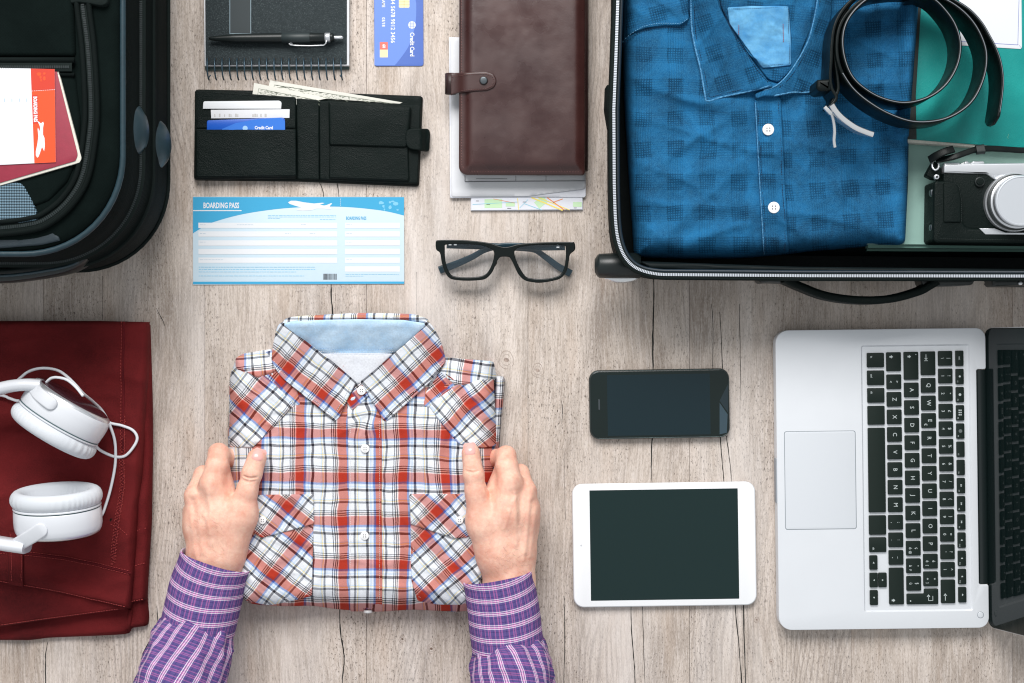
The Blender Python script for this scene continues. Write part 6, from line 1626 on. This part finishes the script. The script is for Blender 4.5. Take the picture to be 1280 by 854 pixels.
slab('body', bo, M['blue_denim'], bs, .044, 24, ZD, base=lambda x, y: .044 + ramp_(x, y), top=lambda x, y: bsw(x, y) - ramp_(x, y), step=4, uv=buv, power=2.2, skirt=.002, bulge=True)
def bover(dz): return lambda x, y: bz(x, y) + dz
yk = fillet([(779, -100), (862, -100), (862, 5), (861, 25), (850, 32), (830, 32), (807, 35), (792, 41), (779.5, 48)], 1.5)
def duv(cx, cy, ang):
    c, s = math.cos(ang), math.sin(ang)
    return lambda x, y: (((x - cx) * c + (y - cy) * s) / 40.2, (-(x - cx) * s + (y - cy) * c) / 39.6)
slab('yoke', yk, M['blue_denim'], bs, .0024, 1.6, ZD, base=bover(.0012), top=lambda x, y: .0016 * crease(x, y, 20, 121, -.3, 4, 4) + .0010 * nz(x, y, 18, 122), step=3, uv=duv(810, 10, -.25), edge=.001, skirt=.006)
stitches('seam_stitching', cat([(780, 50.5), (793, 44), (808, 38), (830, 35), (850, 35.2), (860, 29)], False, 5), bover(.0012), M['thread_navy'], bs, 1.8, 1.2, .6, .0003, ZD)
stitches('seam_stitching', cat([(780, 46), (793, 39.5), (808, 33.5), (830, 30.6), (850, 30.4), (860, 24)], False, 5), bover(.0042), M['thread_sky'], bs, 1.8, 1.2, .6, .0003, ZD)
# placket with buttons
bp_ = fillet([(943, 126), (950, 119), (966, 116), (976, 122), (980, 200), (985, 300), (986, 316), (955.5, 320), (952, 280), (946, 180)], 2)
slab('placket', bp_, M['blue_denim'], bs, .0026, 1.5, ZD, base=bover(.0012), top=lambda x, y: .0010 * nz(x, y, 22, 125) + .0008 * crease(x, y, 18, 126, .4, 3, 4), step=2.8, uv=lambda x, y: ((x - 944 - (y - 120) * .05) / 40.2, (y - 177.5) / 39.6), edge=.001, skirt=.004)
for a, b in (((946.5, 132), (957.5, 318)), ((972.6, 128), (982, 314))):
    stitches('placket_stitching', [a, ((a[0] + b[0]) / 2 - .5, (a[1] + b[1]) / 2), b], bover(.0038), M['thread_navy'], bs, 2.2, 1.0, .7, .0003, ZD)
slab('placket_seam', fillet([(943.5, 128), (945, 128), (950, 220), (956, 319), (954.5, 319), (948.5, 220)], 0), M['blue_seam'], bs, .0010, .5, ZD, base=bover(.0040), step=1.5, skirt=.001)
for x, y in ((960.5, 162), (967.5, 259.5)): shirt_button('button', x, y, bz(x, y) + .0040, 7.3, bs)
# inside of the neck: dark back, then the pale label patch
slab('neck_back', fillet([(880, -100), (1030, -100), (1020, 20), (996, 80), (974, 104), (960, 100), (930, 60), (902, 12)], 4), M['blue_denim'], bs, .0020, 2, ZD, base=bover(.0008), top=lambda x, y: .0010 * nz(x, y, 14, 131), step=3.5, uv=duv(930, 40, .1), skirt=.004)
slab('label_patch', fillet([(909, 9.5), (940, 7.6), (985.6, 8), (988.5, 45), (989, 82), (953, 85.4), (935, 62), (912, 30)], 1.5), M['blue_label'], bs, .0018, 1.2, ZD, base=bover(.0030), top=lambda x, y: .0010 * crease(x, y, 16, 133, .1, 4, 4) + .0006 * nz(x, y, 12, 134), step=2.6, edge=.0008, skirt=.003)
stitches('label_stitching', [(911, 12), (984, 10.5), (987, 80), (955, 83)], bover(.0050), M['thread_navy'], bs, 1.4, 1.2, .5, .0003, ZD)
stitches('tack_stitching', [(923.2, 32), (923, 46)], bover(.0052), M['thread_red'], bs, 1.6, 1.0, .7, .0004, ZD)
stitches('tack_stitching', [(978.2, 31), (979.2, 55)], bover(.0052), M['thread_red'], bs, 1.6, 1.0, .7, .0004, ZD)
# collar leaves, higher at the fold
def bleaf(ax, ay, bx, by, w, top_=.020):
    n = np.array([-(by - ay), bx - ax], float); n /= np.linalg.norm(n)
    def f(x, y):
        d = abs((x - ax) * n[0] + (y - ay) * n[1]); t_ = max(0, min(1, d / w)); up = top_ * (1 - .55 * max(0, min(1, y / 108)))
        return .0905 + up * (1 - t_ ** 1.4)
    return f
blf = cat([(862, -60), (862, 0), (864, 34), (869, 60), (875, 84), (881, 118)], False, 4) + [(883, 124.5), (885.5, 127)] + cat([(889, 126.5), (906.5, 121), (935, 115.5), (965.6, 108.8)], False, 4) + cat([(965, 107), (949, 88.6), (933, 65), (917, 42), (904, 18), (897, 0), (890, -60)], False, 4)
slab('collar_leaf', blf, M['blue_denim'], bs, .0030, 1.8, .100, base=bleaf(898, 0, 966, 108, 46), top=lambda x, y: .0016 * crease(x, y, 34, 141, -.9, 4, 5) + .0010 * nz(x, y, 20, 142), step=2.8, uv=duv(880, 60, -.30), edge=.0014, skirt=.006)
zlf = lambda x, y: bleaf(898, 0, 966, 108, 46)(x, y) + .0026
def cord(name, pts, zf, r, mat, zp):
    q = []
    for x, y in cat(pts, False, 5):
        p = P(x, y, zp); p.z = zf(x, y); q.append(p)
    return tube(name, q, r, mat, bs, n=8)
cord('collar_edge', [(863.5, -50), (863.6, 0), (865.8, 34), (870.6, 60), (876.6, 84), (882.4, 117), (886, 125), (906, 119.4), (935, 113.9), (962, 107.8)], zlf, .0010, M['blue_seam'], .1)
stitches('collar_stitching', cat([(867, -50), (867.6, 0), (869.6, 33), (874.4, 59), (880.6, 84), (886.5, 113), (889, 120), (906, 115.6), (935, 110), (958, 105.6)], False, 5), lambda x, y: zlf(x, y) + .0002, M['thread_navy'], bs, 2.0, 1.1, .7, .0004, .1)
stitches('collar_stitching', cat([(895, 0), (914, 42), (930, 65), (946, 89), (960, 104)], False, 5), lambda x, y: zlf(x, y) + .0010, M['thread_navy'], bs, 2.0, 1.1, .6, .0004, .1)
rlf = cat([(1022, -60), (1020.6, 0), (1019, 14), (1012, 42), (1003, 64), (991, 84), (980, 98), (968, 108)], False, 4) + [(953, 113), (944, 117.5), (945, 124), (955, 120.4), (966, 121)] + cat([(976, 119), (991, 116), (1008, 115.6), (1023, 114.6)], False, 3) + cat([(1027, 108), (1031, 84), (1035, 42), (1040, 10), (1041, -60)], False, 4)
slab('collar_leaf', rlf, M['blue_denim'], bs, .0030, 1.8, .100, base=bleaf(1020, 0, 968, 108, 36, .014), top=lambda x, y: .0014 * crease(x, y, 24, 143, 1.3, 4, 4) + .0010 * nz(x, y, 20, 144), step=2.6, uv=duv(1010, 60, .35), edge=.0014, skirt=.006)
zrf = lambda x, y: bleaf(1020, 0, 968, 108, 36, .014)(x, y) + .0030
stitches('collar_stitching', cat([(1024, -50), (1023.6, 0), (1016, 43), (1007, 66), (995, 87), (984, 101), (972, 111)], False, 5), zrf, M['thread_navy'], bs, 2.0, 1.1, .7, .0004, .1)
cord('collar_edge', [(968, 119.6), (991, 114.8), (1008, 114.2), (1022, 113.2)], lambda x, y: zrf(x, y) - .0006, .0009, M['blue_seam'], .1)
cord('collar_edge', [(1021.5, -50), (1020.4, 0), (1013, 42), (1004, 64), (992, 84), (981, 98), (969, 108), (955, 113)], lambda x, y: zrf(x, y) - .0004, .0008, M['blue_seam'], .1)

# ================================================================ BELT, standing coiled on edge
bt = thing('belt', 'coiled black leather belt lying on the blue shirt and the teal book', 'belt', P(1130, 60, .095))
ZB0, ZB1 = .101, .141
ztm = (ZB0 + ZB1) / 2
def bstrand(name, pts, taper=None, z0=ZB0, z1=ZB1):
    q = cat([bq5(*a) for a in pts], False, 8); W3 = [P(x, y, z1) for x, y in q]; n = len(W3)
    for i, p in enumerate(W3):
        p.z = (z0 + z1) / 2
    h = (z1 - z0) / 2
    v = []; f = []
    prof = fillet([(-.0016, -h), (.0016, -h), (.0016, h), (-.0016, h)], .0011, 3); m = len(prof)
    for i in range(n):
        T = (W3[min(i + 1, n - 1)] - W3[max(i - 1, 0)]).normalized(); S_ = Vector((T.y, -T.x, 0)); k = 1 if taper is None else taper(i / (n - 1))
        for a, b in prof: v.append(W3[i] + S_ * a + Vector((0, 0, b * k)))
    for i in range(n - 1):
        for j in range(m): f.append((i * m + j, i * m + (j + 1) % m, (i + 1) * m + (j + 1) % m, (i + 1) * m + j))
    f.append(tuple(range(m))[::-1]); f.append(tuple(range((n - 1) * m, n * m)))
    return sharp(MB().add(v, f).link(name, M['belt_leather'], bt, True), 40), W3
coil = [(1012, 655), (1022, 600), (1036, 500), (1040, 420), (1030, 340), (1008, 270), (970, 195), (925, 120), (865, 55), (790, 5), (700, -40), (590, -65), (480, -62), (380, -40), (290, 0), (225, 55), (180, 120), (158, 200), (158, 300), (185, 390), (240, 470), (320, 540), (430, 605), (560, 648), (700, 642), (810, 596), (890, 520), (942, 400), (952, 280), (915, 170), (850, 80), (760, 10), (660, -30), (560, -45), (440, -40), (340, -18), (262, 40), (208, 115), (186, 200), (194, 300), (232, 400), (300, 470), (400, 525), (520, 548), (640, 520), (735, 452), (796, 350), (814, 240), (790, 140), (735, 55), (660, -12), (560, -28)]
bstrand('strap', coil, taper=lambda t_: min(1, .35 + t_ * 45) if t_ < .015 else 1)
tube('strap_highlight', [P(*bq5(x, y), ZB1 + .0002) for x, y in cat(coil[19:], False, 8)], .00045, plain('edge_highlight', lin(120, 124, 130), .35, spec=.5), bt, n=6)  # highlight along the belt's top edge, painted as a thin pale line
tube('strap_highlight', [P(*bq5(x + 2, y), ZB1 - .0002) for x, y in cat(coil[1:11], False, 8)], .00040, bpy.data.materials['edge_highlight'], bt, n=6)  # same painted highlight on the outer turn
bstrand('buckle_strap', [(330, -60), (240, -5), (175, 70), (140, 150), (128, 240), (124, 330), (120, 410), (128, 470), (152, 520), (128, 560)], z0=ZB0, z1=ZB1)
bstrand('buckle_strap', [(262, -20), (200, 60), (160, 150), (146, 260), (150, 340), (160, 420), (162, 480), (140, 530), (122, 562)], z0=ZB0, z1=ZB1 - .006)
# keeper loop
kp = [P(*bq5(50, 432), .139), P(*bq5(85, 436), .141), P(*bq5(118, 440), .139)]
prism('keeper', fillet([bq5(48, 424), bq5(122, 420), bq5(128, 484), bq5(60, 488), bq5(44, 470)], 2.5), .108, .1425, M['belt_leather'], bt, .0035, segs=5)
def metal(name, pts, w, h):
    q = bez([P(*bq5(a, b), c) for a, b, c in pts], 6); n = len(q)
    return sharp(MB().add(*sweep_vf(q, fillet([(-w / 2, -h / 2), (w / 2, -h / 2), (w / 2, h / 2), (-w / 2, h / 2)], h * .3, 3), up=(0, 0, 1))).link(name, M['chrome'], bt, True), 40)
metal('buckle_frame', [(124, 560, .140), (150, 600, .138), (190, 640, .136), (250, 682, .134), (305, 706, .132), (345, 720, .131)], .0058, .006)
metal('buckle_frame', [(120, 590, .132), (150, 632, .126), (200, 670, .122), (260, 706, .120), (320, 722, .120)], .0020, .012)
metal('prong', [(118, 590, .134), (134, 640, .130), (141, 700, .126), (138, 750, .122), (143, 786, .120)], .0032, .0036)
metal('buckle_bar', [(88, 572, .140), (104, 590, .140), (118, 606, .138)], .0042, .0050)

# ================================================================ CAMERA
cm = thing('camera', 'silver and black compact camera with leather half case on the mint book', 'camera', P(1245, 255, .069))
def kq(X, Y): return (1130 + X / 3.713, 160 + Y / 3.713)
Z0, Z1 = .0696, .104
Xr = 700
prism('top_plate', fillet([kq(186, 166), kq(Xr, 160), kq(Xr, 246), kq(420, 240), kq(385, 214), kq(186, 209)], [3, 3, 2, 3, 2, 2], 4), Z0 + .004, Z1 - .001, M['silver'], cm, .0018)
prism('body', fillet([kq(184, 209.5), kq(Xr, 216), kq(Xr, 470), kq(184, 470)], 3), Z0 + .003, Z1 - .003, M['black_leather'], cm, .001)
prism('half_case', fillet([kq(140, 255), kq(150, 246), kq(240, 248), kq(262, 270), kq(272, 320), kq(274, 440), kq(300, 466), kq(Xr, 470), kq(Xr + 4, 540), kq(150, 534), kq(136, 520)], [3, 3, 5, 4, 2, 6, 4, 0, 4, 4, 4], 5), Z0, Z1 + .0005, M['black_leather'], cm, .0030)
prism('grip_panel', fillet([kq(184, 250), kq(240, 252), kq(256, 272), kq(266, 330), kq(268, 440), kq(184, 440)], 3), Z1 - .001, Z1 + .0022, M['black_leather'], cm, .0018)
stitches('stitching', [kq(180, 255), kq(240, 257), kq(256, 275), kq(266, 330), kq(266, 440)], Z1 + .0024, plain('thread_grey', lin(52, 60, 58), .8), cm, 1.4, 1.2, .5, .0003)
stitches('stitching', [kq(170, 515), kq(480, 520), kq(690, 522)], Z1 + .0007, bpy.data.materials['thread_grey'], cm, 1.4, 1.2, .5, .0003)
prism('knob', circ(*kq(353, 250), 6.2, 24), Z1 - .003, Z1 + .0004, M['black_plastic'], cm, .0008)
prism('knob_cap', circ(*kq(355, 249), 4.6, 24), Z1 + .0004, Z1 + .0022, M['black_leather'], cm, .0008)
prism('base_plate', [kq(350, 466), kq(420, 466), kq(470, 486), kq(700, 488), kq(700, 496), kq(378, 494)], Z1 - .002, Z1 + .0010, M['silver'], cm, .0004)
# dials seen edge on along the top
for x0, x1, y0 in ((186, 262, 166), (282, 302, 160), (316, 374, 160)):
    prism('dial', fillet([kq(x0, y0), kq(x0 + 4, y0 - 6), kq(x1 - 4, y0 - 6), kq(x1, y0), kq(x1, y0 + 14), kq(x0, y0 + 14)], .8), Z1 - .020, Z1 - .003, M['silver'], cm, .0010)
prism('shutter_base', [kq(262, 164), kq(284, 158), kq(316, 160), kq(316, 184), kq(262, 184)], Z1 - .016, Z1 - .004, M['chrome'], cm, .0008)
prism('dial_edge', [kq(264, 170), kq(280, 166), kq(280, 182), kq(264, 182)], Z1 - .010, Z1 - .003, M['black_plastic'], cm, .0003)
for x_ in np.arange(190, 260, 5):
    pass
# lens
lc = P(1252.3, 252.5, Z1)
def lens_lathe(name, prof, mat, n=64):
    v = []; f = []
    for r, z in prof:
        for j in range(n): a = 2 * PI * j / n; v.append((lc.x + .0118 + r * math.cos(a), lc.y - .0010 + r * math.sin(a), z))
    m = len(prof)
    for i in range(m - 1):
        for j in range(n): f.append((i * n + j, i * n + (j + 1) % n, (i + 1) * n + (j + 1) % n, (i + 1) * n + j))
    f.append(tuple(range((m - 1) * n, m * n)))
    return sharp(MB().add(v, f).link(name, mat, cm, True), 35)
lens_lathe('lens_mount', [(.0298, Z1 - .004), (.0298, Z1 + .003), (.0292, Z1 + .0038), (.0282, Z1 + .0038)], M['silver'])
lens_lathe('lens_barrel', [(.0286, Z1 + .003), (.0286, Z1 + .008), (.0276, Z1 + .0085)], M['black_plastic'])
lens_lathe('focus_ring', [(.0262, Z1 + .0080), (.0270, Z1 + .0086), (.0270, Z1 + .0120), (.0262, Z1 + .0125), (.0240, Z1 + .0125)], M['silver'])
lens_lathe('lens_neck', [(.0250, Z1 + .012), (.0250, Z1 + .0185)], M['black_plastic'])
lens_lathe('lens_cap', [(.0250, Z1 + .0182), (.0258, Z1 + .0188), (.0258, Z1 + .0218), (.0250, Z1 + .0228), (.0238, Z1 + .0230), (.0232, Z1 + .0224), (.010, Z1 + .0224), (.001, Z1 + .0224)], plain('satin_cap', (.66, .69, .73, 1), .36, .6))
# strap lugs and strap
prism('lug_plate', fillet([kq(118, 190), kq(140, 150), kq(160, 168), kq(176, 190), kq(170, 238), kq(140, 240), kq(100, 222)], 3), Z1 - .016, Z1 - .006, M['black_leather'], cm, .0016)
cx_, cy_ = kq(146, 172)
tube('strap_ring', [P(cx_ + 5.2 * math.cos(a) * .8, cy_ + 6.2 * math.sin(a), Z1 - .004 + .002 * math.sin(a)) for a in np.linspace(0, 2 * PI, 25)[:-1]], .0011, M['silver'], cm, True, 8)
prism('lug', circ(*kq(153, 227), 3.4, 18), Z1 - .010, Z1 - .003, M['silver'], cm, .0010); prism('lug_hole', circ(*kq(153, 227), 1.5, 12), Z1 - .004, Z1 - .0027, M['black_plastic'], cm, .0002)
for y_ in (300, 462):
    prism('case_snap_tab', fillet([kq(122, y_ - 30), kq(148, y_ - 26), kq(150, y_ + 24), kq(128, y_ + 28)], 5), Z0 + .006, Z1 - .008, M['black_leather'], cm, .003)
    prism('case_snap', circ(*kq(138, y_), 4.0, 18, 5.5), Z1 - .012, Z1 - .006, M['lug'], cm, .0015)
def strap3(name, pts, w, t_, mat, par):
    q = bez([P(*kq(a, b), c) for a, b, c in pts], 7)
    return sharp(MB().add(*sweep_vf(q, fillet([(-w / 2, -t_ / 2), (w / 2, -t_ / 2), (w / 2, t_ / 2), (-w / 2, t_ / 2)], t_ * .35, 3), up=(0, .35, 1))).link(name, mat, par, True), 40)
strap3('strap_end', [(118, 148, .100), (150, 128, .106), (190, 110, .109), (230, 98, .108)], .0078, .0026, M['belt_leather'], cm)
strap3('strap', [(150, 150, .098), (200, 142, .104), (240, 132, .107), (280, 118, .106), (330, 102, .104), (400, 96, .102), (480, 100, .100), (560, 104, .098), (660, 96, .098), (760, 110, .096)], .0062, .0030, M['belt_leather'], cm)
strap3('strap_slide', [(334, 102, .106), (372, 98, .106)], .0098, .0052, M['black_plastic'], cm)
